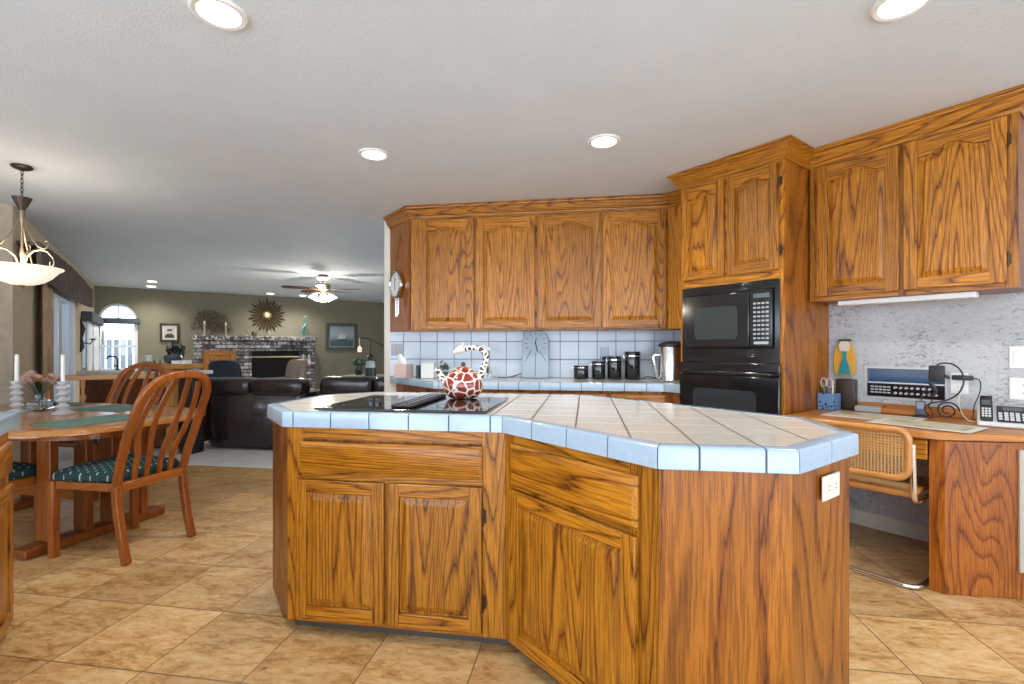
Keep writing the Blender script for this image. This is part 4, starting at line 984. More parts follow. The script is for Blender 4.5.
# flexible gooseneck reading lamp/microphone in front of the radio
gn = thing('gooseneck_lamp', 'black gooseneck clip lamp with a coiled stem on the desk', 'lamp', DW(0.610, 0.178), -PI / 4)
spn = [(0.065 * (1 - a / 16) * math.cos(a), 0, 0.062 + 0.060 * (1 - a / 16) * math.sin(a)) for a in [q * 0.35 for q in range(0, 34)]]
pth = [(-0.005, 0, 0.30), (0.02, 0, 0.318), (0.07, 0, 0.312), (0.105, 0, 0.27), (0.112, 0, 0.21), (0.09, 0, 0.15), (0.04, 0, 0.11), (-0.03, 0, 0.085), (-0.055, 0, 0.05), (-0.03, 0, 0.008)]
P = [Vector(p) for p in pth]; out = []
for i in range(len(P) - 1):
    p0, p1, p2, p3 = P[max(0, i - 1)], P[i], P[i + 1], P[min(len(P) - 1, i + 2)]
    for k in range(6):
        t = k / 6; out.append(0.5 * ((2 * p1) + (p2 - p0) * t + (2 * p0 - 5 * p1 + 4 * p2 - p3) * t * t + (3 * p1 - p0 - 3 * p2 + p3) * t ** 3))
m = MB(); m.tube(out, 0.0042, 8)
m.tube([(0.045 + x * 0.8, 0.0, z * 0.85) for x, y, z in spn], 0.0042, 8); m.build('stem', BLACKM, parent=gn, smooth=60)
m = MB(); m.rbox(-0.032, 0.035, -0.03, 0.01, 0.215, 0.305, 0.008); m.tube([(-0.03, -0.01, 0.21), (0.0, -0.01, 0.16), (-0.012, -0.01, 0.135)], [0.012, 0.008, 0.006], 10)
m.tube([(0.035, -0.01, 0.25), (0.055, -0.012, 0.235)], 0.008, 8); m.build('head', BLACKM, parent=gn)
# power outlet with black plug
op = plate('wall_outlet', 'white power outlet on the plaster wall beside the radio panel', DW(0.672, 0.0005, 0.970), -PI / 4, mat=WHITE, w_=0.078, h=0.12)
m = MB(); m.rbox(-0.045, 0.045, -0.03, 0.0, -0.014, 0.014, 0.006); o = m.build('power_adapter', plain('dark_teal_plastic', (0.02, 0.035, 0.04), 0.4), loc=DW(0.690, 0.012, 1.005), rot=(0, 0, -PI / 4)); tag(o, 'black power adapter plugged sideways into the white outlet', 'plug')
cord('adapter_cord', [DW(0.735, 0.03, 1.005), DW(0.765, 0.04, 0.99), DW(0.768, 0.06, 0.93), DW(0.75, 0.09, 0.85), DW(0.752, 0.12, 0.785), DW(0.775, 0.16, 0.776)], 0.0026, 'thin black cord hanging from the power adapter to the telephone')
cord('phone_cord', [DW(0.690, 0.02, 0.947), DW(0.685, 0.05, 0.91), DW(0.682, 0.07, 0.87), DW(0.70, 0.10, 0.81), DW(0.74, 0.16, 0.777), DW(0.775, 0.19, 0.776)], 0.003, 'pale cord hanging from the white outlet down to the telephone', IVORY)
# telephone
ph = thing('desk_telephone', 'black and silver cordless telephone base with handset on the desk', 'telephone', DW(0.885, 0.245), -PI / 4 + 0.18)
ph.scale = (0.92, 0.92, 0.92)
SILV = plain('silver_plastic', (0.62, 0.62, 0.60), 0.35)
def wedge(m, x0, x1, y0, y1, zf, zb, z0=0.0):
    m.loops([[(x0, y0, z0), (x0, y1, z0), (x0, y1, zb), (x0, y0, zf)], [(x1, y0, z0), (x1, y1, z0), (x1, y1, zb), (x1, y0, zf)]])
m = MB(); wedge(m, -0.105, 0.105, -0.08, 0.08, 0.022, 0.105); m.build('base', SILV, parent=ph, bevel=0.008)
sl = math.atan2(0.083, 0.16)
m = MB(); m.box(-0.025, 0.098, -0.078, 0.082, 0.0, 0.006); dk = m.build('key_deck', BLACK, parent=ph, loc=(0, 0.0, 0.066), rot=(sl, 0, 0), bevel=0.002)
m = MB()
for r_ in range(4):
    for c_ in range(3): m.box(0.005 + c_ * 0.022, 0.021 + c_ * 0.022, -0.066 + r_ * 0.021, -0.052 + r_ * 0.021, 0.0062, 0.009)
for r_ in range(3):
    m.box(-0.018, -0.003, -0.062 + r_ * 0.026, -0.046 + r_ * 0.026, 0.0062, 0.009); m.box(0.074, 0.090, -0.062 + r_ * 0.026, -0.046 + r_ * 0.026, 0.0062, 0.009)
m.build('keypad', plain('white_keys', (0.66, 0.66, 0.66), 0.4), parent=dk, smooth=0)
m = MB(); m.box(0.0, 0.078, 0.030, 0.064, 0.0062, 0.008); m.build('display', plain('phone_display', (0.10, 0.11, 0.11), 0.15), parent=dk)
m = MB(); m.rbox(-0.026, 0.026, -0.085, 0.105, 0.0, 0.032, 0.009); hs = m.build('handset', BLACKM, parent=ph, loc=(-0.066, 0.010, 0.072), rot=(sl + 0.28, 0, 0))
m = MB()
for r_ in range(4):
    for c_ in range(3): m.box(-0.019 + c_ * 0.0135, -0.009 + c_ * 0.0135, -0.060 + r_ * 0.018, -0.049 + r_ * 0.018, 0.0322, 0.0345)
m.build('handset_keys', bpy.data.materials['white_keys'], parent=hs, smooth=0)
m = MB(); m.box(-0.018, 0.018, 0.030, 0.066, 0.0322, 0.0338); m.build('handset_display', bpy.data.materials['phone_display'], parent=hs)
plate('light_switch', 'upper white rocker switch plate on the plaster wall above the telephone', DW(0.935, 0.0005, 1.125), -PI / 4, 'switch', mat=WHITE, w_=0.12, h=0.12, n=2)['category'] = 'light switch'
plate('wall_outlet', 'lower white outlet plate on the plaster wall above the telephone', DW(0.935, 0.0005, 0.955), -PI / 4, mat=WHITE, w_=0.12, h=0.12)

# ------------------------------------------------------------------ near cabinet at the left edge
nb = thing('base_cabinet', 'oak base cabinet with tiled top at the left picture edge', 'cabinet', UV(-0.50, 2.83, 0), 3 * PI / 4)
# local frame for this face (faces +u): x runs towards the camera is negative; rot 135 deg puts local x along -u... use a prism in world axes instead
nb.rotation_euler = (0, 0, PI / 4)   # local x = +u, local y = +v
m = MB(); m.box(-0.60, -0.012, -1.4, 0.0, 0.03, 0.846, 0); m.build('body', OAK, parent=nb, smooth=0, bevel=0.002)
m = MB(); m.box(-0.60, -0.05, -1.4, -0.02, 0.001, 0.03, 0); m.build('toe_kick', BLACKM, parent=nb, smooth=0)
m = MB(); m.box(-0.012, 0.0, -1.4, 0.0, 0.03, 0.846, 0); m.build('face_frame', OV, parent=nb, smooth=0)
for k in range(3):
    drawer(nb, 0, 0, 0.40, 0.13, rot=PI / 2, loc=(0.0, -0.425 - 0.43 * k, 0.665), mats=[OV, OH]); door(nb, 0, 0, 0.40, 0.56, 0, rot=PI / 2, loc=(0.0, -0.425 - 0.43 * k, 0.062))
LT = [UV(-0.47, 1.4), UV(-0.47, 2.86), UV(-1.12, 2.86), UV(-1.12, 1.4)]
worktop('counter_worktop', LT, 0.910, 0.062, [0, 1], 'cream tiled worktop of the cabinet at the left picture edge', 'worktop', loc=UV(-0.8, 2.2))

# ------------------------------------------------------------------ recessed lamps
CANL = glow('recessed_lens', (1.0, 0.94, 0.84), 14.0)
def can(x, y, label, power):
    t = thing('recessed_light', label, 'ceiling light', (x, y, H - 0.001))
    m = MB(); m.lathe([(0.098, 0), (0.098, -0.005), (0.090, -0.010), (0.074, -0.008), (0.072, 0.0)], 36, cap0=False, cap1=False); m.build('trim_ring', WHITE, parent=t)
    m = MB(); m.lathe([(0.074, -0.003), (0.070, -0.006), (0.001, -0.007)], 32); m.build('lens', CANL, parent=t)
    l_ = lamp_light('lamp', 'SPOT', (0, 0, -0.03), power, (1, 0.96, 0.90), 0.06, t, 150)
for x, y, lb, pw in ((-1.366, 1.625, 'large recessed ceiling light at the top left of the picture, nearest the island end', 60), (1.148, 1.957, 'large recessed ceiling light at the top right of the picture', 60),
                 (-1.362, 2.961, 'recessed ceiling light above the far left corner of the island', 60), (0.111, 2.988, 'recessed ceiling light in front of the arched upper cabinets', 60)):
    can(x, y, lb, pw)
for u, v, lb in ((-0.10, 11.25, 'nearer of the two recessed lights in front of the arched window'), (-0.12, 12.15, 'farther of the two recessed lights, close to the arched window wall'),
                 (2.05, 12.1, 'small recessed light above the fireplace mantel'), (2.75, 12.1, 'small recessed light above the right end of the mantel')):
    x, y = UV(u, v); can(x, y, lb, 70)

# ------------------------------------------------------------------ pendant over the dining table
pdt = thing('pendant_lamp', 'alabaster bowl pendant lamp with scrolled arms hanging by a chain', 'lamp', (-3.866, 2.785, 0)); pdt.scale = (0.76, 0.76, 1)
m = MB(); m.lathe([(0.075, H - 0.001), (0.078, H - 0.010), (0.060, H - 0.022), (0.012, H - 0.035)], 28); m.build('canopy', IRON, parent=pdt)
m = MB()
for k in range(7):
    z = H - 0.045 - k * 0.030; pts = []
    for q in range(14):
        a = 2 * PI * q / 14; px_, pz_ = 0.010 * math.cos(a), 0.021 * math.sin(a)
        pts.append((px_ if k % 2 else 0, 0 if k % 2 else px_, z + pz_))
    m.tube(pts, 0.003, 6, 0, True)
m.build('chain', IRON, parent=pdt)
m = MB(); zc = 2.13; m.lathe([(0.022, zc), (0.030, zc + 0.02), (0.068, zc + 0.085), (0.070, zc + 0.090), (0.060, zc + 0.088), (0.02, zc + 0.03)], 20)
for k in range(10):
    a = 2 * PI * k / 10; m.tube([(0.03 * math.cos(a), 0.03 * math.sin(a), zc + 0.02), (0.070 * math.cos(a), 0.070 * math.sin(a), zc + 0.09)], 0.003, 6)
m.tube([(0, 0, zc), (0, 0, H - 0.25)], 0.006, 8); m.build('cup', IRON, parent=pdt)
m = MB(); m.lathe([(0.001, 1.74), (0.016, 1.745), (0.010, 1.78), (0.016, 1.83), (0.009, 1.88), (0.009, 2.02), (0.018, 2.06), (0.022, 2.12), (0.020, 2.15)], 20); m.build('stem', SCROLL, parent=pdt, smooth=60)
for k in range(3):
    a = math.radians(8.7 + 2 + 120 * k); ca, sa = math.cos(a), math.sin(a)
    def R_(r, z): return (r * ca, r * sa, z)
    m = MB(); m.tube([R_(0.02, 2.07), R_(0.05, 2.00), (R_(0.09, 1.935)), R_(0.14, 1.885), R_(0.19, 1.865), R_(0.225, 1.875), R_(0.238, 1.90), R_(0.225, 1.922), R_(0.205, 1.915)], [0.006, 0.006, 0.006, 0.006, 0.006, 0.0055, 0.005, 0.0045, 0.004], 8)
    m.tube([R_(0.03, 1.77), R_(0.05, 1.815), R_(0.10, 1.850), R_(0.17, 1.862), R_(0.23, 1.845), R_(0.278, 1.80), R_(0.288, 1.765), R_(0.270, 1.740), R_(0.245, 1.752), R_(0.252, 1.775)], [0.007, 0.007, 0.007, 0.007, 0.0065, 0.006, 0.006, 0.005, 0.0045, 0.004], 8)
    m.build('scroll_arm', SCROLL, parent=pdt, smooth=60)
def alab():
    t = NT('alabaster_glass'); n = t.noise(t.coord(), 5, 4)
    c = t.ramp(n, [(0.3, (0.95, 0.80, 0.60)), (0.7, (1.0, 0.93, 0.82))]); t.set(Base_Color=c, Roughness=0.3, Emission_Color=c, Emission_Strength=0.75); return t.m
m = MB(); pr = [(0.02, 1.612), (0.08, 1.617), (0.15, 1.637), (0.20, 1.668), (0.24, 1.705), (0.262, 1.722), (0.288, 1.733), (0.288, 1.738)]
m.lathe(pr + [(r - 0.006, z + 0.002) for r, z in reversed(pr)], 44, cap0=True, cap1=True); m.build('bowl', alab(), parent=pdt, smooth=60)
m = MB(); m.lathe([(0.002, 1.580), (0.010, 1.586), (0.008, 1.596), (0.026, 1.606), (0.022, 1.614)], 18); m.tube([(0, 0, 1.61), (0, 0, 1.75)], 0.006, 8); m.build('finial', SCROLL, parent=pdt)
for k in range(3):
    a = 2 * PI * k / 3; lamp_light('lamp', 'POINT', (0.11 * math.cos(a), 0.11 * math.sin(a), 1.80), 3.5, (1, 0.88, 0.72), 0.05, pdt)

# ------------------------------------------------------------------ dining table
TC = (-3.60, 2.68); TR = math.radians(-7)
dt_ = thing('dining_table', 'rounded oak dining table on slatted trestle bases', 'table', (TC[0], TC[1], 0), TR)
def sup(a, b_, n, k=56):
    out = []
    for i in range(k):
        t = 2 * PI * i / k; c, s = math.cos(t), math.sin(t)
        out.append((a * math.copysign(abs(c) ** (2 / n), c), b_ * math.copysign(abs(s) ** (2 / n), s)))
    return out
m = MB(); o0 = sup(1.02, 0.60, 3.5); o1 = sup(1.03, 0.61, 3.5)
m.loops([[(x, y, 0.700) for x, y in sup(1.00, 0.58, 3.5)], [(x, y, 0.708) for x, y in o1], [(x, y, 0.728) for x, y in o1], [(x, y, 0.738) for x, y in o0], [(x, y, 0.740) for x, y in sup(0.98, 0.56, 3.5)]], 0)
m.build('tabletop', oak('table_oak', 'x', freq=6, scale=5, light=(0.46, 0.22, 0.07), mid=(0.38, 0.165, 0.045), dark=(0.22, 0.085, 0.02), rough=0.16, contrast=0.6), parent=dt_, smooth=50)
m = MB(); ap = sup(0.90, 0.40, 3.2); m.loops([[(x, y, z) for x, y in ap] for z in (0.655, 0.6995)], 0); m.build('apron', OCHX, parent=dt_, smooth=0)
for s_ in (-1, 1):
    cx = 0.545 * s_
    m = MB(); m.box(cx - 0.062, cx + 0.062, -0.40, 0.40, 0.003, 0.055); m.build('foot', OCH, parent=dt_, bevel=0.006)
    for yy in (-0.26, -0.075, 0.075, 0.26) if True else ():
        m = MB(); m.box(cx - 0.055, cx + 0.055, yy - 0.022, yy + 0.022, 0.056, 0.654); m.build('post', OCH, parent=dt_, bevel=0.004)
m = MB(); m.box(-0.52, 0.52, -0.02, 0.02, 0.20, 0.28); m.build('stretcher', OCHX, parent=dt_, bevel=0.004)

# dining chair: front = +y
def dotted():
    t = NT('teal_dotted_cloth'); tcn = t.n('TexCoord'); sp = t.n('SeparateXYZ'); t.l(tcn.outputs['Object'], sp.inputs[0])
    p = 0.034
    gy = t.math('DIVIDE', sp.outputs[1], p); row = t.math('FLOOR', gy)
    gx = t.math('ADD', t.math('DIVIDE', sp.outputs[0], p), t.math('MULTIPLY', t.math('MODULO', row, 2.0), 0.5))
    dx = t.math('SUBTRACT', t.math('FRACT', gx), 0.5); dy = t.math('SUBTRACT', t.math('FRACT', gy), 0.5)
    d = t.math('SQRT', t.math('ADD', t.math('MULTIPLY', dx, dx), t.math('MULTIPLY', dy, dy)))
    c = t.mix(t.math('LESS_THAN', d, 0.17), t.mix(t.noise(t.coord(), 150, 2), (0.004, 0.028, 0.032), (0.012, 0.055, 0.058)), (0.34, 0.38, 0.30))
    t.set(Base_Color=c, Roughness=0.85); return t.m
TEAL = dotted()
chn = thing('dining_chair', 'bentwood dining chair with curved slats and dotted teal seat, nearest the island', 'chair', (0, 0, 0))
hw = 0.20
def bz(z):   # backward lean of the back frame
    return -0.215 - 0.235 * max(0, (z - 0.42) / 0.60) ** 1.25
zt = 1.025
# back frame: one bent hoop including the rear legs
leg_pts = [(0, -0.285, 0.002), (0.0, -0.248, 0.15), (0, -0.220, 0.32), (0, -0.213, 0.42)]
L_ = [(-hw, y, z) for _, y, z in leg_pts] + [(-hw - 0.005, bz(0.55), 0.55), (-hw - 0.012, bz(0.70), 0.70), (-hw - 0.008, bz(0.82), 0.82)]
archp = []
for k in range(1, 16):
    a = PI - PI * k / 16; archp.append(((hw + 0.008) * math.copysign(abs(math.cos(a)) ** 0.72, math.cos(a)), 0, 0.84 + (zt - 0.84) * abs(math.sin(a)) ** 0.85))
L2 = [(x, bz(z), z) for x, _, z in archp]
full = L_ + L2 + [(-x, y, z) for x, y, z in reversed(L_)]
for s_ in (-1, 1):
    m = MB(); m.ribbon([(s_ * hw, y, z) for _, y, z in leg_pts], 0.040, 0.036, (0, 1, 0)); m.build('leg', OCH, parent=chn, bevel=0.006)
m = MB(); m.ribbon(full[3:-3], 0.042, 0.032, (0, 1, 0)); m.build('backrest', OCH, parent=chn, bevel=0.007)
for k, (xb, xm, xt_) in enumerate(((-0.108, -0.150, -0.112), (-0.038, -0.066, -0.040), (0.038, 0.066, 0.040), (0.108, 0.150, 0.112))):
    ztop = 0.845 + (zt - 0.845) * math.sqrt(max(0, 1 - (xt_ / 0.21) ** 2)) - 0.018
    pts = []
    for q in range(13):
        t = q / 12; z = 0.43 + (ztop - 0.43) * t
        x = xb + (xm - xb) * math.sin(PI * min(1, max(0, (t - 0.25) / 0.75))) ** 1.0 + (xt_ - xb) * t
        pts.append((x, bz(z) + 0.012 * math.sin(PI * t), z))
    m = MB(); m.ribbon(pts, 0.030, 0.016, (0, 1, 0)); m.build('slat', OCH, parent=chn, bevel=0.004)
m = MB(); m.box(-hw + 0.018, hw - 0.018, -0.235, -0.203, 0.385, 0.435); m.build('rear_rail', OCHX, parent=chn, bevel=0.004)
for s_ in (-1, 1):
    m = MB(); m.box(s_ * 0.225 - 0.020, s_ * 0.225 + 0.020, 0.185, 0.225, 0.002, 0.435); m.build('leg', OCH, parent=chn, bevel=0.006)
m = MB(); m.prism([(-0.205, -0.20), (0.205, -0.20), (0.232, 0.183), (-0.232, 0.183)], 0.388, 0.432); m.build('seat_frame', OCHX, parent=chn, bevel=0.004)
m = MB(); n0 = 0
so = lambda sc, z: [(x * sc, y * sc + 0.0, z) for x, y in [(-0.195, -0.195), (-0.1, -0.2), (0, -0.2), (0.1, -0.2), (0.195, -0.195), (0.215, -0.08), (0.23, 0.08), (0.240, 0.20), (0.18, 0.225), (0.06, 0.235), (-0.06, 0.235), (-0.18, 0.225), (-0.240, 0.20), (-0.23, 0.08), (-0.215, -0.08)]]
m.loops([so(0.95, 0.433), so(1.0, 0.445), so(1.0, 0.468), so(0.95, 0.487), so(0.75, 0.503), so(0.4, 0.512)]); m.build('seat_cushion', TEAL, parent=chn, smooth=70)
chn['group'] = 'dining chairs around the table'
# chair 1 at the right end of the table, facing -x
chn.location = (-2.725, 2.485, 0); chn.rotation_euler = (0, 0, math.radians(90 - 5))
chn2 = dup(chn, (-4.02, 3.42, 0), math.radians(180 - 4), 'bentwood dining chair on the far side of the table, backing onto the oak railing')
chn2.scale = (1.2, 1, 1)
dup(chn, (-3.42, 2.20, 0), math.radians(-7), 'dining chair with teal seat tucked under the left of the table, back out of view')
dup(chn, (-4.25, 3.30, 0), math.radians(180 - 18), 'dining chair with teal seat behind the candlesticks at the far side of the table') if False else None

# on the table
def TT(x, y, z=0.742):
    c, s = math.cos(TR), math.sin(TR); return (TC[0] + x * c - y * s, TC[1] + x * s + y * c, z)
MATT = plain('sage_placemat_cloth', (0.13, 0.22, 0.19), 0.95, 0, 0, 0.15, 120, 0.05)
def placemat(x, y, r, label):
    t = thing('placemat', label, 'placemat', TT(x, y, 0.7412), TR + r, 'sage green placemats')
    m = MB(); m.box(-0.21, 0.21, -0.155, 0.155, 0, 0.004); m.build('cloth', MATT, parent=t, smooth=0)
    m = MB()
    for k in range(38):
        y_ = -0.152 + k * 0.0082
        for s_ in (-1, 1): m.ribbon([(s_ * 0.2105, y_, 0.002), (s_ * (0.228 + 0.004 * (k % 3)), y_ + 0.002, 0.001)], 0.003, 0.002, (0, 0, 1))
    m.build('fringe', MATT, parent=t, smooth=0)
placemat(0.70, -0.12, PI / 2 - 0.05, 'sage placemat at the right end of the dining table')
placemat(0.18, 0.37, 0.06, 'sage placemat in front of the far dining chair')
placemat(-0.02, -0.36, 0.0, 'sage placemat at the near left edge of the table')
placemat(-0.50, 0.37, 0.0, 'sage placemat behind the flower vase')
def crystal():
    t = NT('crystal'); t.set(Base_Color=(0.95, 0.97, 1.0), Roughness=0.04); t.b.inputs['Transmission Weight'].default_value = 0.55; t.b.inputs['IOR'].default_value = 1.5; return t.m
CRY = crystal(); WAX = plain('white_wax', (0.80, 0.78, 0.74), 0.4)
def candlestick(x, y, label):
    t = thing('candlestick', label, 'candlestick', (x, y, 0.7415), 0, 'crystal candlesticks')
    prof = [(0.046, 0), (0.048, 0.008), (0.030, 0.018), (0.014, 0.026)]
    for k in range(4): zz = 0.026 + k * 0.036; prof += [(0.015, zz + 0.002), (0.029, zz + 0.016), (0.029, zz + 0.022), (0.015, zz + 0.035)]
    prof += [(0.024, 0.178), (0.026, 0.192), (0.014, 0.193), (0.013, 0.180)]
    m = MB(); prof = [(r * 1.25, z * 1.12) for r, z in prof]; m.lathe(prof, 12); m.build('holder', CRY, parent=t, smooth=20)
    m = MB(); m.lathe([(0.0125, 0.203), (0.0115, 0.39), (0.004, 0.393)], 16); c = m.build('candle', WAX, parent=t)
    m = MB(); m.tube([(0, 0, 0.392), (0.001, 0, 0.402)], 0.001, 6); m.build('wick', BLACKM, parent=c)
candlestick(-3.776, 2.691, 'crystal candlestick with white taper, left of the flower vase'); candlestick(-3.417, 2.696, 'crystal candlestick with white taper, right of the flower vase')
fv = thing('flower_vase', 'square cut glass vase of pale pink flowers between the candlesticks', 'vase', (-3.82, 2.86, 0.7415), 0.3)
m = MB(); sq = lambda a, z: [(-a, -a, z), (a, -a, z), (a, a, z), (-a, a, z)]
m.loops([sq(0.050, 0), sq(0.058, 0.006), sq(0.060, 0.052), sq(0.022, 0.078), sq(0.020, 0.105), sq(0.026, 0.110), sq(0.016, 0.109), sq(0.014, 0.078), sq(0.048, 0.045), sq(0.045, 0.012)]); m.build('vase', GLASS, parent=fv, bevel=0.003, smooth=0)
PINK = plain('pale_pink_petals', (0.72, 0.50, 0.44), 0.6, 0, 0, 0.2); m = MB(); heads = []
rd = random.Random(11)
for k in range(13):
    a = rd.uniform(0, 2 * PI); r = rd.uniform(0.02, 0.125); z = 0.245 - r * 0.45 + rd.uniform(-0.03, 0.04); hx, hy = r * math.cos(a), r * math.sin(a)
    m.tube([(0, 0, 0.02), (hx * 0.15, hy * 0.15, 0.11), (hx, hy, z)], 0.0018, 6); heads.append((hx, hy, z))
m.build('stems', GRNL, parent=fv)
for hd in heads:
    m = MB()
    for q in range(3):
        rr_ = 0.046 - q * 0.012
        for k in range(6):
            a = 2 * PI * k / 6 + q * 0.5; ca, sa = math.cos(a), math.sin(a); up_ = 0.010 + q * 0.010
            m.f([m.v((0, 0, 0)), m.v((rr_ * 0.55 * math.cos(a - 0.5), rr_ * 0.55 * math.sin(a - 0.5), up_ * 0.6)), m.v((rr_ * ca, rr_ * sa, up_)), m.v((rr_ * 0.55 * math.cos(a + 0.5), rr_ * 0.55 * math.sin(a + 0.5), up_ * 0.6))])
    m.build('flower', PINK, parent=fv, loc=hd, smooth=0, rot=(rd.uniform(-0.7, 0.7), rd.uniform(-0.7, 0.7), 0))

# ------------------------------------------------------------------ left wall dressing (diagonal frame: u out of the wall, v along it)
def pleat(n, L, amp): return [(L * i / n, amp * math.sin(i * PI / 2)) for i in range(n + 1)]
def curtain(name, v0, v1, z0, z1, mat, label, u=U0 + 0.07, amp=0.022, per=0.09):
    n = int((v1 - v0) / per) * 8; m = MB(); P = [(u + amp * math.sin(2 * PI * i / 8), v0 + (v1 - v0) * i / n) for i in range(n + 1)]
    L = [[(x + dx, y, z) for x, y in P] for dx, z in ((0, z0), (0, z1))]
    m.loops(L, 0, False, False, False); m.loops([[(x + 0.004, y, z0) for x, y in P], [(x + 0.004, y, z1) for x, y in P]], 0, False, False, False)
    o = m.build(name, mat, rot=R45, smooth=70); return tag(o, label, 'curtain')
VAL = None
def val_mat():
    t = NT('valance_cloth'); n = t.noise(t.coord(scale=(1, 1, 0.12)), 28, 4, 0.6); t.set(Base_Color=t.ramp(n, [(0.35, (0.035, 0.026, 0.022)), (0.65, (0.14, 0.105, 0.085))]), Roughness=0.8); t.bump(n, 0.5, 0.01); return t.m
VAL = val_mat()
def valance(name, pts, z0, z1, depth, label, arch=0.0):
    # pts: run along the wall (two points in u,v); box with an upholstered front
    t = thing(name, label, 'valance', (0, 0, 0), PI / 4)
    return t
m = MB(); n = 26; va0, va1 = 6.15, 10.35; L = []
for i in range(n + 1):
    q = i / n; v = va0 + (va1 - va0) * q; zb = 1.84 - 0.03 * math.sin(PI * q); zt_ = 2.15 + 0.05 * math.sin(PI * q)
    uo = U0 + 0.17 + 0.008 * math.sin(i * 2.2); L.append([(U0 + 0.001, v, zt_), (uo - 0.02, v, zt_ + 0.008), (uo, v, zt_ - 0.02), (uo + 0.004, v, zb + 0.02), (uo - 0.01, v, zb), (uo - 0.035, v, zb + 0.005), (uo - 0.035, v, zt_ - 0.03), (U0 + 0.001, v, zt_ - 0.03)])
m.loops(L); tag(m.build('window_valance', VAL, rot=R45, smooth=50), 'long dark brown upholstered valance above the sliding glass door', 'valance')
DVAL = plain('slate_valance_cloth', (0.06, 0.07, 0.085), 0.8, 0, 0, 0.3, 40)
m = MB(); m.rbox(U0 + 0.002, U0 + 0.15, 10.62, 12.74, 1.63, 1.80, 0.02); tag(m.build('window_valance', DVAL, rot=R45), 'dark slate valance over the sheer curtains on the left wall', 'valance')
m = MB(); m.rbox(U0 + 0.152, -0.31, V1 - 0.13, V1 - 0.002, 1.685, 1.80, 0.02); tag(m.build('window_valance', DVAL, rot=R45), 'straight slate valance across the arched far window', 'valance')
SHEER = plain('sheer_white_cloth', (0.70, 0.71, 0.72), 0.8); TANC = plain('tan_drape_cloth', (0.42, 0.29, 0.17), 0.8, 0, 0, 0.2, 6)
curtain('curtain', 6.90, 7.42, 0.05, 1.86, TANC, 'tan drape gathered at the left of the sliding glass door', amp=0.03, per=0.14)
curtain('curtain', 10.70, 11.35, 0.30, 1.625, SHEER, 'left white sheer curtain under the slate valance', per=0.12)
curtain('curtain', 11.75, 12.45, 0.30, 1.625, SHEER, 'right white sheer curtain in the corner beside the arched window', per=0.12)
sc2 = thing('wall_sconce', 'dark iron wall sconce between the sliding door and sheer curtains', 'sconce', (0, 0, 0), PI / 4)
m = MB(); vv = 10.42; m.tube([(U0 + 0.02, vv, 1.12), (U0 + 0.04, vv, 1.2), (U0 + 0.03, vv, 1.35), (U0 + 0.05, vv, 1.5), (U0 + 0.02, vv, 1.66)], [0.012, 0.03, 0.018, 0.035, 0.008], 10); m.build('back_plate', IRON, parent=sc2)
m = MB(); m.tube([(U0 + 0.03, vv, 1.28), (U0 + 0.14, vv, 1.25), (U0 + 0.17, vv, 1.32)], 0.010, 8); m.lathe([(0.035, 1.32), (0.04, 1.34), (0.03, 1.34)], 14, (U0 + 0.17, vv, 0)); m.build('arm', IRON, parent=sc2)
plate('light_switch', 'white switch plate on the left wall beyond the sliding door', UV(U0 + 0.0005, 10.05, 1.10), 3 * PI / 4, 'switch', mat=WHITE, cat='light switch')
bs = thing('twig_wreath', 'small pale wire wreath hanging in front of the corner curtains', 'wreath', (0, 0, 0), PI / 4)
m = MB(); rd = random.Random(2)
for q in range(7):
    c0 = rd.uniform(0.09, 0.13); m.tube([(U0 + 0.19 + 0.01 * math.sin(q), 11.9 + c0 * math.cos(a) + rd.uniform(-.01, .01), 1.40 + c0 * math.sin(a) + rd.uniform(-.01, .01)) for a in [2 * PI * k / 16 for k in range(16)]], 0.005, 6, 0, True)
m.build('ring', plain('pale_twig', (0.50, 0.50, 0.48), 0.7), parent=bs)

# ------------------------------------------------------------------ oak railing and bar cabinet behind the dining table
yr = 3.98
rl = thing('oak_railing', 'oak railing with turned balusters behind the dining table', 'railing', (-5.46, yr, 0), math.radians(36.5))
m = MB(); m.box(0.0, 1.04, -0.045, 0.045, 0.850, 0.905); m.build('handrail', OCHX if False else oak('golden_oak_level', 'x', freq=4, scale=4, light=(0.62, 0.34, 0.11), mid=(0.54, 0.27, 0.07), dark=(0.36, 0.16, 0.04), contrast=0.5), parent=rl, bevel=0.008)
GOAK = oak('golden_oak', 'z', freq=4, scale=4, light=(0.62, 0.34, 0.11), mid=(0.54, 0.27, 0.07), dark=(0.36, 0.16, 0.04), contrast=0.5)
def baluster(x, par):
    m = MB(); pr = [(0.018, 0.005), (0.018, 0.08), (0.026, 0.10), (0.020, 0.12), (0.014, 0.16), (0.024, 0.30), (0.013, 0.46), (0.012, 0.56), (0.020, 0.60), (0.013, 0.62), (0.028, 0.66), (0.028, 0.68), (0.014, 0.70), (0.013, 0.76), (0.019, 0.78), (0.019, 0.849)]
    m.lathe(pr, 18, (x, 0, 0)); m.build('baluster', GOAK, parent=par, smooth=50)
for k in range(4): baluster(0.16 + 0.262 * k, rl)
nw = thing('newel_shelf', 'oak post with small raised shelf beside the dark sofa end', 'shelf', (-4.50, 4.68, 0))
m = MB(); m.box(-0.05, 0.03, -0.04, 0.04, 0.003, 0.955); m.build('post', GOAK, parent=nw, bevel=0.004)
m = MB(); m.box(-0.17, 0.25, -0.14, 0.14, 0.956, 1.008); m.build('shelf_top', bpy.data.materials['golden_oak_level'], parent=nw, bevel=0.008)
m = MB(); m.prismY([(0.031, 0.955), (0.22, 0.955), (0.14, 0.93), (0.08, 0.885), (0.045, 0.82), (0.031, 0.76)], -0.02, 0.02); m.build('bracket', GOAK, parent=nw)
bb = thing('bar_cabinet', 'dark wood bar cabinet with white top behind the oak railing', 'cabinet', (-5.26, 5.12, 0))
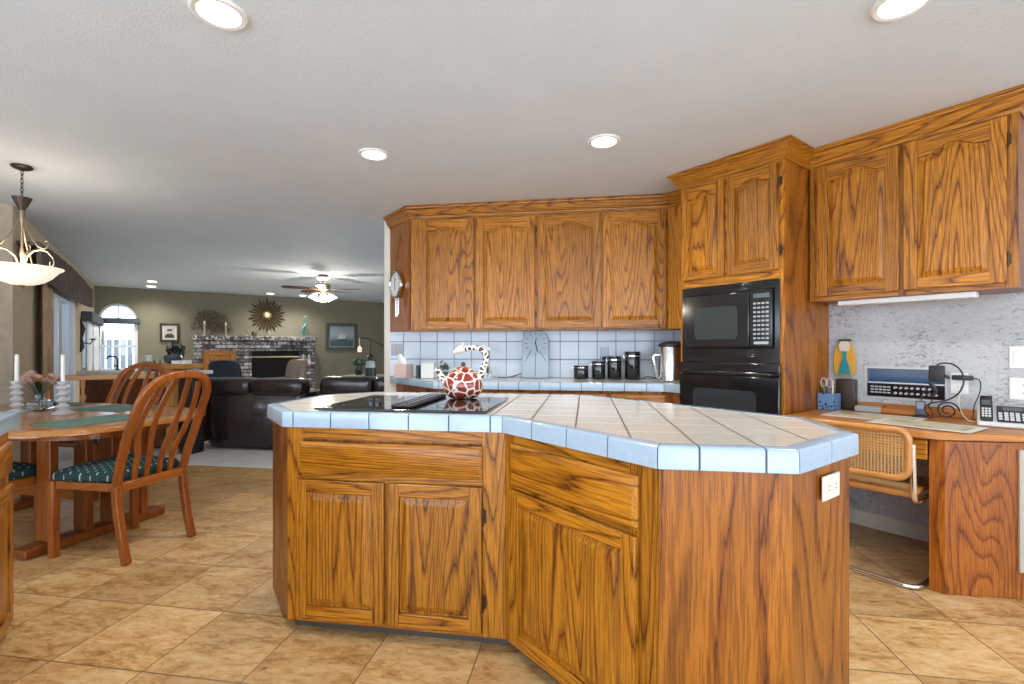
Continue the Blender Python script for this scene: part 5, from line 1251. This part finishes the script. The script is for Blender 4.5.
m = MB(); m.box(-0.72, 0.62, -0.22, 0.25, 0.03, 0.862); m.build('body', ODARK, parent=bb, bevel=0.003)
m = MB(); m.box(-0.75, 0.65, -0.24, 0.27, 0.863, 0.905); m.build('counter', WHITE, parent=bb, bevel=0.005)
m = MB(); m.lathe([(0.025, 0.906), (0.020, 0.92), (0.012, 0.925)], 14, (-0.57, 0.12, 0)); m.tube([(-0.57, 0.12, 0.92), (-0.57, 0.12, 1.04), (-0.58, 0.10, 1.075), (-0.61, 0.05, 1.08), (-0.625, 0.02, 1.05)], 0.011, 10); m.tube([(-0.57, 0.12, 0.94), (-0.63, 0.12, 0.97)], 0.008, 8); m.build('faucet', IRON, parent=bb, smooth=60)
def bottle(x, y, z, r, h, mat, label, name='bottle', capm=None):
    t = thing(name, label, name, (x, y, z)); m = MB(); m.lathe([(r, 0), (r, h * 0.58), (r * 0.35, h * 0.75), (r * 0.3, h * 0.92)], 18); m.build('glass', mat, parent=t)
    m = MB(); m.lathe([(r * 0.36, h * 0.921), (r * 0.36, h)], 14); m.build('cap', capm or BLACKM, parent=t); return t
GRN = plain('green_glass', (0.10, 0.18, 0.10), 0.15, 0, 0.5)
t = thing('storage_jar', 'pale green jar with cream lid at the right end of the bar top', 'jar', (-5.12, 4.98, 0.906))
m = MB(); m.lathe([(0.045, 0), (0.055, 0.02), (0.055, 0.10), (0.040, 0.12)], 20); m.build('jar', plain('sage_ceramic', (0.28, 0.34, 0.26), 0.3), parent=t)
m = MB(); m.lathe([(0.036, 0.121), (0.036, 0.19), (0.030, 0.195)], 20); m.build('lid', IVORY, parent=t)
bottle(-5.02, 4.96, 0.906, 0.026, 0.13, BLACK, 'short black bottle between the green jar and the tan bottle')
bottle(-5.24, 5.05, 0.906, 0.022, 0.11, BLACKM, 'small dark bottle just left of the green jar', 'bottle')
bottle(-4.93, 4.95, 0.906, 0.024, 0.14, plain('amber_glass', (0.16, 0.09, 0.05), 0.2, 0, 0.4), 'small brown bottle at the right edge of the bar top')
# black helmet-like planter and figure on the raised shelf
bp = thing('bowl_planter', 'dark glass bowl of black foliage on the raised oak shelf', 'planter', (-4.50, 4.68, 1.009)); bp.scale = (0.8, 0.8, 0.95)
m = MB(); m.lathe([(0.05, 0), (0.10, 0.02), (0.115, 0.07), (0.10, 0.10), (0.095, 0.10)], 22); m.build('bowl', plain('slate_glass', (0.05, 0.07, 0.09), 0.15, 0, 0.4), parent=bp)
foliage(90, (0.04, 0, 0.16), 0.11, 0.04, 21, 0.5).build('foliage', plain('black_leaves', (0.012, 0.018, 0.014), 0.5), parent=bp, smooth=0)
m = MB(); rd = random.Random(4)
for k in range(6): m.rbox(0.08 + rd.uniform(-0.04, 0.10), 0.14 + rd.uniform(-0.02, 0.08), -0.08 + rd.uniform(-0.03, 0.03), 0.02, 0.0, 0.02 + 0.012 * k / 3, 0.004)
o = m.build('paper_stack', WHITE, loc=(-4.45, 4.64, 1.009)); tag(o, 'crumpled white papers lying beside the dark bowl on the raised shelf', 'paper')
m = MB(); m.box(0.045, 0.20, -0.05, 0.11, 0.003, 0.90); o = m.build('speaker_cabinet', BLACKM, loc=(-4.50, 4.78, 0), bevel=0.005); tag(o, 'narrow black cabinet standing behind the oak shelf bracket', 'cabinet')

# ------------------------------------------------------------------ living room
def sofa(name, label, loc, rotz, segs, W_, corner_l=True, corner_r=False, top=0.83):
    """rear view: back towards -y; x 0..W"""
    t = thing(name, label, 'sofa', loc, rotz)
    path = []
    rc_ = 0.30
    if corner_l:
        path += [(-0.06, 0.92), (-0.03, rc_ + 0.15)] + [(rc_ - rc_ * math.cos(a), rc_ - rc_ * math.sin(a)) for a in [PI / 2 * k / 6 for k in range(7)]]
    else: path += [(0, 0.9), (0, 0.08), (0.08, 0)]
    if corner_r: path += [(W_ - rc_ + rc_ * math.sin(a), rc_ - rc_ * math.cos(a)) for a in [PI / 2 * k / 6 for k in range(7)]] + [(W_ + 0.02, 0.9)]
    else: path += [(W_ - 0.08, 0), (W_, 0.08), (W_, 0.9)]
    prof = [(-0.20, 0.03), (-0.03, 0.03), (-0.01, 0.10), (0.0, 0.30), (0.0, 0.60), (-0.03, 0.66), (-0.16, 0.66), (-0.20, 0.60)]
    m = MB(); m.sweep(path, prof); m.build('shell', LEATHER, parent=t, smooth=60)
    m = MB(); m.rbox(0.18, W_ - 0.18, 0.20, 0.90, 0.10, 0.46, 0.05); m.build('seat', LEATHER, parent=t)
    for a, b_ in segs:
        m = MB(); m.rbox(a, b_, 0.0 - 0.02, 0.26, 0.625, top, 0.07, 4); m.build('back_cushion', LEATHER, parent=t, smooth=60)
    return t
sofa('leather_sofa', 'dark brown leather sofa seen from behind, beside the dining chairs', (-4.52, 4.99, 0.004), 0, [(0.08, 0.70), (0.71, 1.34)], 1.36)
sofa('leather_sofa', 'second dark brown leather sofa behind the island corner', (-3.09, 5.18, 0.004), math.radians(4), [(0.02, 0.66), (0.67, 1.32)], 1.36, False, False, 0.845)
m = MB(); m.rbox(-0.05, 0.05, -0.05, 0.05, 0, 0.03, 0.01); m.lathe([(0.04, 0.031), (0.055, 0.07), (0.045, 0.12), (0.02, 0.15)], 18)
o = m.build('ornament', plain('pewter_relief', (0.35, 0.36, 0.38), 0.4, 0.6), loc=(-3.18, 5.10, 0.83)); 
bpy.data.objects.remove(o)
def armchair(loc, rotz, mat, label):
    t = thing('armchair', label, 'armchair', loc, rotz); t.scale = (0.78, 0.8, 0.97)
    m = MB(); m.loops([[( 0.36 * sx * math.copysign(abs(math.cos(a)) ** 0.5, math.cos(a)), -0.30 + oy + 0.13 * math.copysign(abs(math.sin(a)) ** 0.6, math.sin(a)), z) for a in [2 * PI * k / 20 for k in range(20)]] for sx, oy, z in ((0.9, 0.05, 0.12), (1.0, 0.03, 0.45), (1.02, 0.0, 0.75), (0.95, -0.04, 0.90), (0.75, -0.07, 0.965), (0.35, -0.08, 0.985))])
    m.build('backrest', mat, parent=t, smooth=60)
    m = MB(); m.rbox(-0.30, 0.30, -0.15, 0.42, 0.08, 0.46, 0.06); m.build('seat', mat, parent=t)
    for s_ in (-1, 1):
        m = MB(); m.rbox(s_ * 0.36 - 0.09, s_ * 0.36 + 0.09, -0.22, 0.40, 0.05, 0.60, 0.06); m.build('arm', mat, parent=t)
    return t
NAVY = plain('navy_velvet', (0.008, 0.014, 0.028), 0.8); BRL = plain('tan_leather', (0.18, 0.13, 0.10), 0.4, 0, 0.2, 0.2)
armchair((-6.70, 8.30, 0.005), math.radians(12), NAVY, 'dark navy armchair behind the leather sofa, in front of the wooden wood-box door')
armchair((-6.02, 8.95, 0.005), math.radians(155), BRL, 'tan leather recliner turned sideways in front of the fireplace')

# fireplace: brick face from u .6 to 3.07, front at v 12.3
FU0, FU1, FV = 0.62, 3.07, 12.30
def brick():
    t = NT('whitewashed_brick'); b_ = t.n('TexBrick'); v = t.coord(rot=(PI / 2, 0, 0))
    sp = t.n('SeparateXYZ'); cx = t.n('CombineXYZ'); tcn = t.n('TexCoord'); t.l(tcn.outputs['Object'], sp.inputs[0])
    t.l(t.math('ADD', sp.outputs[0], sp.outputs[1]), cx.inputs[0]); t.l(sp.outputs[2], cx.inputs[1])
    t.l(cx.outputs[0], b_.inputs['Vector']); b_.inputs['Scale'].default_value = 1.0; b_.inputs['Brick Width'].default_value = 0.225; b_.inputs['Row Height'].default_value = 0.079
    b_.inputs['Mortar Size'].default_value = 0.010; b_.inputs['Bias'].default_value = 0.0
    b_.inputs['Color1'].default_value = (0.72, 0.70, 0.68, 1); b_.inputs['Color2'].default_value = (0.10, 0.09, 0.10, 1); b_.inputs['Mortar'].default_value = (0.04, 0.037, 0.035, 1)
    n = t.noise(t.coord(), 9, 4, 0.7)
    c = t.mix(t.ramp(n, [(0.42, (0, 0, 0)), (0.60, (0.75, 0.75, 0.75))]), b_.outputs['Color'], (0.12, 0.10, 0.10), 'MULTIPLY')
    t.set(Base_Color=c, Roughness=0.8); t.bump(b_.outputs['Fac'], -0.5, 0.01); return t.m
BRK = brick()
def mottled(name, sc):
    t = NT(name); n = t.noise(t.coord(), sc, 3, 0.7); t.set(Base_Color=t.ramp(n, [(0.38, (0.06, 0.055, 0.06)), (0.5, (0.20, 0.19, 0.19)), (0.62, (0.70, 0.68, 0.66))]), Roughness=0.85); return t.m
fp_ = thing('brick_fireplace', 'wide whitewashed brick fireplace with brick mantel on the olive wall', 'fireplace', (0, 0, 0), PI / 4)
m = MB()
m.box(FU0, 0.76, FV, V1 - 0.003, 0.005, 1.22); m.box(1.40, 1.70, FV, V1 - 0.003, 0.005, 1.22); m.box(2.72, FU1, FV, V1 - 0.003, 0.005, 1.22)
m.box(0.76, 1.40, FV, V1 - 0.003, 1.15, 1.22); m.box(1.70, 2.72, FV, V1 - 0.003, 1.13, 1.22); m.box(0.76, 1.40, V1 - 0.1, V1 - 0.003, 0.005, 1.15); m.box(1.70, 2.72, V1 - 0.05, V1 - 0.003, 0.005, 1.13)
m.box(FU0, FU1, FV - 0.02, V1 - 0.003, 1.22, 1.37)
m.build('brick_face', BRK, parent=fp_, smooth=0)
m = MB()
for k in range(23):   # dentil course
    a = FU0 + 0.05 + k * (FU1 - FU0 - 0.1) / 22; m.box(a - 0.028, a + 0.028, FV - 0.05, FV - 0.021, 1.265, 1.33)
m.build('dentil_bricks', mottled('chalk_brick', 11), parent=fp_, smooth=0, bevel=0.004)
m = MB()
for k in range(33):   # soldier course of the mantel
    a = FU0 - 0.03 + k * (FU1 - FU0 + 0.06) / 33; m.box(a, a + (FU1 - FU0 + 0.06) / 33 - 0.012, FV - 0.09, V1 - 0.003, 1.375, 1.46)
m.build('mantel_bricks', mottled('mantel_brick', 16), parent=fp_, smooth=0, bevel=0.008)
m = MB(); m.box(1.705, 2.715, FV + 0.03, FV + 0.06, 1.0, 1.125); m.box(1.705, 2.715, FV + 0.03, FV + 0.05, 0.02, 0.99); m.build('firebox_screen', plain('soot_black', (0.004, 0.004, 0.004), 0.6, 0, 0, 0, 30, 0.2), parent=fp_)
m = MB(); m.box(1.71, 2.71, FV + 0.022, FV + 0.03, 0.975, 1.0); m.build('brass_strip', plain('dull_brass', (0.42, 0.32, 0.16), 0.3, 0.8), parent=fp_)
m = MB(); m.box(0.765, 1.395, FV - 0.0, FV + 0.03, 0.05, 1.145); wd = m.build('wood_box_frame', OV, parent=fp_, bevel=0.004)
door(fp_, 0, 0, 0.56, 1.02, 0, loc=(0.80, FV - 0.0, 0.09), st=0.075)

def onwall(u, z, v=V1 - 0.002): return UV(u, v, z)
# sunburst
sb = thing('sunburst_wall_ornament', 'gold and dark sunburst wall ornament above the fireplace', 'wall ornament', onwall(2.09, 1.97), PI / 4)
m = MB(); disc_y(m, [(0.11, 0.0), (0.10, 0.03), (0.08, 0.05), (0.03, 0.06)]); m.build('centre', plain('old_gold', (0.25, 0.17, 0.08), 0.5, 0.4), parent=sb, smooth=60)
m = MB()
for k in range(28):
    a = 2 * PI * k / 28; r1 = 0.43 if k % 2 else 0.37; ca, sa = math.cos(a), math.sin(a)
    q = lambda r, s_: (r * ca - s_ * sa, r * sa + s_ * ca)
    m.loops([[(*[q(0.10, -0.012)[0]], -0.012, q(0.10, -0.012)[1]), (q(r1 * 0.8, -0.026)[0], -0.012, q(r1 * 0.8, -0.026)[1]), (q(r1, 0)[0], -0.012, q(r1, 0)[1]), (q(r1 * 0.8, 0.026)[0], -0.012, q(r1 * 0.8, 0.026)[1]), (q(0.10, 0.012)[0], -0.012, q(0.10, 0.012)[1])],
             [(q(0.10, 0)[0], -0.026, q(0.10, 0)[1]), (q(r1 * 0.8, -0.004)[0], -0.026, q(r1 * 0.8, -0.004)[1]), (q(r1, 0)[0], -0.018, q(r1, 0)[1]), (q(r1 * 0.8, 0.004)[0], -0.026, q(r1 * 0.8, 0.004)[1]), (q(0.10, 0.001)[0], -0.026, q(0.10, 0.001)[1])]])
m.build('rays', plain('dark_gilt', (0.07, 0.045, 0.02), 0.4, 0.5), parent=sb, smooth=0)
m = MB()
disc_y(m, [(0.06, 0.061), (0.052, 0.066)], 20); m.build('face', plain('bright_gilt', (0.65, 0.55, 0.36), 0.3, 0.7), parent=sb)

def picture(u, z, w_, h_, label, art, fw_, fm, mat_w=0.0, matc=(0.6, 0.58, 0.52)):
    t = thing('framed_picture', label, 'picture', onwall(u, z), PI / 4)
    m = MB(); a, b_ = w_ / 2, h_ / 2
    for s_ in (-1, 1):
        m.box(s_ * a - (fw_ if s_ > 0 else 0), s_ * a + (fw_ if s_ < 0 else 0), -0.035, 0.0, -b_, b_); m.box(-a + fw_, a - fw_, -0.035, 0, s_ * b_ - (fw_ if s_ > 0 else 0), s_ * b_ + (fw_ if s_ < 0 else 0))
    m.build('frame', fm, parent=t, smooth=0, bevel=0.004)
    m = MB(); m.box(-a + fw_, a - fw_, -0.014, -0.002, -b_ + fw_, b_ - fw_); m.build('mat_board', plain('mat_board', matc, 0.7), parent=t, smooth=0)
    g = fw_ + mat_w; m = MB(); m.box(-a + g, a - g, -0.0165, -0.0142, -b_ + g, b_ - g); m.build('print', art, parent=t, smooth=0); return t
t = NT('portrait_print'); t.set(Base_Color=(0.45, 0.42, 0.38), Roughness=0.5)
p1 = picture(0.19, 1.525, 0.345, 0.40, 'small dark framed black-and-white portrait of a person in a cap', t.m, 0.045, plain('espresso_frame', (0.035, 0.018, 0.010), 0.35), 0.03)
BW = plain('portrait_black', (0.03, 0.03, 0.03), 0.6); BW2 = plain('portrait_grey', (0.40, 0.38, 0.36), 0.6)
m = MB(); m.prismY([(-0.085, -0.115), (0.085, -0.115), (0.075, -0.055), (0.035, -0.025), (-0.035, -0.025), (-0.078, -0.06)], -0.019, -0.0168); m.build('shoulders', BW, parent=p1, smooth=0)
m = MB(); m.prismY([(0.036 * math.cos(a), 0.015 + 0.045 * math.sin(a)) for a in [2 * PI * k / 18 for k in range(18)]], -0.0195, -0.0168); m.build('face', BW2, parent=p1, smooth=0)
m = MB(); m.prismY([(-0.05, 0.035), (0.045, 0.03), (0.050, 0.06), (0.02, 0.078), (-0.035, 0.075)], -0.0215, -0.0196); m.build('cap', BW, parent=p1, smooth=0)
def sea():
    t = NT('seascape_print'); v = t.coord(scale=(1, 1, 3)); sp = t.n('SeparateXYZ'); tcn = t.n('TexCoord'); t.l(tcn.outputs['Object'], sp.inputs[0])
    n = t.noise(v, 7, 5, 0.6); zz = t.math('ADD', sp.outputs[2], t.math('MULTIPLY_ADD', n, 0.10, -0.05))
    mr_ = t.n('MapRange'); mr_.inputs[1].default_value = -0.25; mr_.inputs[2].default_value = 0.25; t.l(zz, mr_.inputs[0])
    t.set(Base_Color=t.ramp(mr_.outputs[0], [(0, (0.02, 0.045, 0.05)), (0.30, (0.04, 0.08, 0.09)), (0.36, (0.16, 0.20, 0.21)), (0.6, (0.28, 0.33, 0.35)), (1, (0.22, 0.27, 0.30))]), Roughness=0.4); return t.m
p2 = picture(3.85, 1.49, 0.80, 0.70, 'framed seascape of a sailing ship on the olive wall right of the fireplace', sea(), 0.075, plain('blackened_frame', (0.02, 0.022, 0.020), 0.35), 0.03, (0.30, 0.30, 0.27))
m = MB(); m.prismY([(-0.10, -0.10), (0.11, -0.10), (0.14, -0.065), (-0.13, -0.07)], -0.019, -0.0168)
m.build('ship_hull', BW, parent=p2, smooth=0)
SAIL = plain('sail_white', (0.50, 0.53, 0.52), 0.6)
for k, (a, b_, c, d, hh2) in enumerate(((-0.10, -0.05, -0.045, -0.02, 0.05), (-0.035, 0.015, 0.02, 0.0, 0.10), (0.03, 0.075, 0.08, 0.03, 0.06))):
    m = MB(); m.prismY([(a, -0.055), (b_ + 0.01, -0.055), (b_, hh2), (a + 0.012, hh2)], -0.019, -0.0168); m.build('sail', SAIL, parent=p2, smooth=0)

# mantel ornaments
def mant(u, v=12.45, z=1.461): return UV(u, v, z)
m = MB(); rd = random.Random(9)
for k in range(900):
    a = rd.uniform(0, PI); r = rd.random() ** 0.5; x = 0.40 * r * math.cos(a) * (1.0); z = 0.06 + 0.46 * r * math.sin(a) + 0.05 * (x < 0)
    x2 = x + rd.uniform(-0.07, 0.07); z2 = z + rd.uniform(-0.05, 0.09); yy = rd.uniform(-0.06, 0.06)
    m.tube([(x, yy, z), ((x + x2) / 2 + 0.01, yy + 0.01, (z + z2) / 2), (x2, yy + rd.uniform(-.02, .02), z2)], [0.004, 0.003, 0.002], 4)
m.tube([(0.0, 0, 0.0), (0.0, 0, 0.10), (-0.10, 0, 0.30)], [0.02, 0.015, 0.006], 8); m.tube([(0, 0, 0.05), (0.15, 0, 0.3)], [0.012, 0.004], 6)
tag(m.build('dried_sea_fan', plain('dried_brown_fan', (0.11, 0.085, 0.055), 0.9), loc=mant(0.95, 12.52), rot=R45, smooth=0), 'large brown dried sea fan on the left of the mantel', 'sea fan')
def mcandle(u, h, label):
    t = thing('candle_holder', label, 'candle holder', mant(u, 12.36)); m = MB(); m.lathe([(0.035, 0), (0.038, 0.01), (0.016, 0.02), (0.012, h - 0.03), (0.028, h - 0.01), (0.028, h)], 16); m.build('stand', plain('pale_wood_stand', (0.42, 0.36, 0.26), 0.5), parent=t)
    m = MB(); m.lathe([(0.017, h + 0.001), (0.017, h + 0.055), (0.005, h + 0.06)], 14); m.build('candle', WAX, parent=t)
mcandle(0.80, 0.26, 'left candle holder in front of the dried sea fan'); mcandle(1.20, 0.24, 'right candle holder in front of the dried sea fan')
BRZ = plain('verdigris_bronze', (0.10, 0.24, 0.22), 0.4, 0.4)
m = MB(); m.lathe([(0.07, 0), (0.07, 0.02), (0.03, 0.03)], 18)
m.tube([(0, 0, 0.02), (-0.05, 0, 0.10), (-0.055, 0, 0.20), (0.0, 0, 0.28), (0.03, 0, 0.33), (0.0, 0, 0.38), (-0.035, 0, 0.43), (-0.02, 0, 0.49), (0.03, 0, 0.51), (0.06, 0, 0.48)], [0.02, 0.04, 0.045, 0.035, 0.02, 0.018, 0.018, 0.018, 0.016, 0.008], 10)
m.tube([(0.0, 0, 0.03), (0.05, 0, 0.12), (0.045, 0, 0.22), (0.0, 0, 0.28)], [0.015, 0.02, 0.02, 0.015], 8)
tag(m.build('bronze_heron_sculpture', BRZ, loc=mant(2.88), rot=R45, smooth=60), 'green bronze bird sculpture at the right end of the mantel', 'sculpture')
m = MB(); m.lathe([(0.03, 0), (0.03, 0.015), (0.01, 0.02)], 14); m.tube([(0.0, 0, 0.02), (0.05, 0, 0.05), (0.07, 0, 0.10), (0.03, 0, 0.14)], [0.012, 0.02, 0.012, 0.004], 8); m.tube([(0, 0, 0.02), (-0.06, 0, 0.04), (-0.10, 0, 0.03)], [0.012, 0.018, 0.004], 8)
tag(m.build('figurine', plain('gilded_figure', (0.45, 0.38, 0.20), 0.35, 0.5), loc=mant(1.62), rot=R45), 'small gold bird figurine on the mantel left of the sunburst', 'figurine')
foliage(40, (0, 0, 0.06), 0.06, 0.03, 31).build('dried_sprig', IRON, loc=mant(1.78), smooth=0); o = bpy.data.objects['dried_sprig']; tag(o, 'small dark dried sprig on the mantel under the sunburst', 'sprig')
m = MB(); m.lathe([(0.035, 0), (0.035, 0.012), (0.012, 0.02)], 14); m.tube([(0, 0, 0.015), (0.02, 0, 0.06), (-0.02, 0, 0.10), (0.0, 0, 0.14)], [0.02, 0.03, 0.02, 0.012], 8)
tag(m.build('figurine', plain('grey_figure', (0.22, 0.21, 0.18), 0.5), loc=mant(2.08), rot=R45), 'small grey figurine on the mantel right under the sunburst', 'figurine')
for k, uu in enumerate((2.80, 2.93)):
    m = MB(); m.box(-0.02, 0.02, -0.02, -0.001, -0.15, 0.11); m.lathe([(0.03, 0.0), (0.045, 0.06), (0.01, 0.12)], 12, (0, -0.035, -0.14)); o = m.build('wall_candle_sconce', plain('white_enamel', (0.6, 0.6, 0.6), 0.3), loc=UV(uu, FV - 0.001, 0.93), rot=R45); tag(o, ('left' if k == 0 else 'right') + ' small white sconce on the right brick pier', 'sconce')

# side table, lighthouse lamp, small plant
sd = thing('side_table', 'small pale-topped side table behind the second sofa', 'table', (-3.62, 7.62, 0.005))
m = MB(); m.box(-0.36, 0.36, -0.25, 0.25, 0.70, 0.73); m.build('top', plain('pale_stone_top', (0.42, 0.38, 0.35), 0.3), parent=sd, bevel=0.005)
for sx_ in (-1, 1):
    for sy_ in (-1, 1):
        m = MB(); m.box(sx_ * 0.32 - 0.02, sx_ * 0.32 + 0.02, sy_ * 0.21 - 0.02, sy_ * 0.21 + 0.02, 0, 0.699); m.build('leg', IRON, parent=sd)
pp = thing('potted_plant', 'small dark plant on the side table below the ship picture', 'plant', (-3.78, 7.62, 0.7365))
m = MB(); m.lathe([(0.05, 0), (0.07, 0.08), (0.07, 0.09), (0.06, 0.09)], 16); m.build('pot', IRON, parent=pp); foliage(70, (0, 0, 0.19), 0.11, 0.045, 41).build('foliage', GRNL, parent=pp, smooth=0)
lh = thing('lighthouse_lamp', 'black and white banded lighthouse lamp with a swing arm lantern', 'lamp', (-3.02, 6.45, 0.005))
LB = plain('lighthouse_black', (0.02, 0.03, 0.03), 0.4); LW_ = plain('lighthouse_white', (0.60, 0.62, 0.58), 0.4)
zb = [0.0, 0.13, 0.26, 0.39, 0.52, 0.65, 0.78, 0.90, 1.0]
rz = lambda z: 0.145 - 0.085 * z
for k in range(8):
    m = MB(); m.lathe([(rz(zb[k]), zb[k]), (rz(zb[k + 1]), zb[k + 1] - 0.001)], 28); m.build('tower_band', LW_ if k % 2 else LB, parent=lh)
m = MB(); m.lathe([(0.085, 1.0), (0.085, 1.012), (0.035, 1.013), (0.035, 1.06), (0.05, 1.061), (0.008, 1.10)], 22)
for k in range(8): m.tube([(0.08 * math.cos(PI * k / 4), 0.08 * math.sin(PI * k / 4), 1.01), (0.08 * math.cos(PI * k / 4), 0.08 * math.sin(PI * k / 4), 1.045)], 0.003, 6)
m.tube([(0.08 * math.cos(a), 0.08 * math.sin(a), 1.045) for a in [2 * PI * k / 24 for k in range(24)]], 0.003, 6, 0, True)
m.build('gallery', IRON, parent=lh, smooth=40)
m = MB(); m.tube([(0, 0, 1.09), (0, 0, 1.30)], 0.010, 8); m.tube([(-0.17, 0, 1.33), (0, 0, 1.30), (0.24, 0, 1.19)], 0.007, 8); m.tube([(-0.02, 0, 1.10), (-0.16, 0, 1.11)], 0.005, 8); m.build('swing_arm', IRON, parent=lh)
m = MB(); m.tube([(-0.17, 0, 1.33), (-0.165, 0, 1.21)], 0.003, 6); m.lathe([(0.02, 1.12), (0.03, 1.13), (0.03, 1.18), (0.008, 1.21)], 14, (-0.165, 0, 0)); m.build('lantern', glow('lantern_glass', (1.0, 0.85, 0.6), 0.6), parent=lh)
m = MB(); m.lathe([(0.05, 0), (0.05, 0.01), (0.015, 0.02), (0.012, 0.10), (0.035, 0.12), (0.035, 0.15)], 16); o = m.build('glass_candle_cup', IRON, loc=UV(3.42, 12.5, 0.74)); bpy.data.objects.remove(o)

# ceiling fan
fx, fy = -4.455, 7.669
fan = thing('ceiling_fan', 'ceiling fan with dark blades and a cluster of lit glass shades', 'ceiling fan', (fx, fy, 0))
m = MB(); m.lathe([(0.075, H - 0.001), (0.08, H - 0.03), (0.04, H - 0.05), (0.015, H - 0.055), (0.015, H - 0.13)], 24); m.build('canopy', BRASS if False else IRON, parent=fan)
m = MB(); m.lathe([(0.05, H - 0.13), (0.11, H - 0.15), (0.12, H - 0.20), (0.10, H - 0.25), (0.04, H - 0.28), (0.03, H - 0.34)], 28); m.build('motor', plain('satin_brass', (0.35, 0.27, 0.17), 0.3, 0.8), parent=fan)
BLD = plain('dark_cherry_blade', (0.05, 0.016, 0.008), 0.3, 0, 0.3)
for k in range(5):
    a = math.radians(8 + 72 * k); m = MB()
    m.prism([(0.17, -0.045), (0.30, -0.065), (0.58, -0.072), (0.64, -0.05), (0.66, 0), (0.64, 0.05), (0.58, 0.072), (0.30, 0.065), (0.17, 0.045)], -0.004, 0.004)
    bl = m.build('blade', BLD, parent=fan, loc=(0, 0, H - 0.245), rot=(math.radians(11), 0, a), bevel=0.002)
    m = MB(); m.box(0.09, 0.22, -0.018, 0.018, -0.010, -0.0045); m.build('blade_iron', bpy.data.materials['satin_brass'], parent=bl)
SHG = glow('frosted_shade_glow', (1.0, 0.93, 0.80), 5.0)
for k in range(4):
    a = math.radians(35 + 90 * k); c, s = math.cos(a), math.sin(a)
    m = MB(); m.tube([(0.02 * c, 0.02 * s, H - 0.32), (0.08 * c, 0.08 * s, H - 0.30), (0.11 * c, 0.11 * s, H - 0.33)], 0.008, 8); ar_ = m.build('light_arm', bpy.data.materials['satin_brass'], parent=fan)
    m = MB(); m.lathe([(0.02, 0), (0.035, -0.02), (0.055, -0.06), (0.085, -0.105), (0.080, -0.105), (0.05, -0.06), (0.03, -0.02)], 22, cap0=True, cap1=False)
    m.build('glass_shade', SHG, parent=fan, loc=(0.11 * c, 0.11 * s, H - 0.325), rot=(0, math.radians(-28) , a), smooth=60)
m = MB(); m.lathe([(0.03, H - 0.06), (0.055, H - 0.09), (0.10, H - 0.055), (0.09, H - 0.055), (0.05, H - 0.085)], 24, cap1=False); m.build('upper_glass', SHG, parent=fan, smooth=60)
m = MB(); m.tube([(0, 0, H - 0.34), (0, 0, H - 0.47)], 0.004, 6); m.ball((0, 0, H - 0.475), 0.010, 10, 8); m.build('pull_chain', bpy.data.materials['satin_brass'], parent=fan)
lamp_light('lamp', 'POINT', (0, 0, H - 0.48), 60, (1, 0.90, 0.76), 0.12, fan)
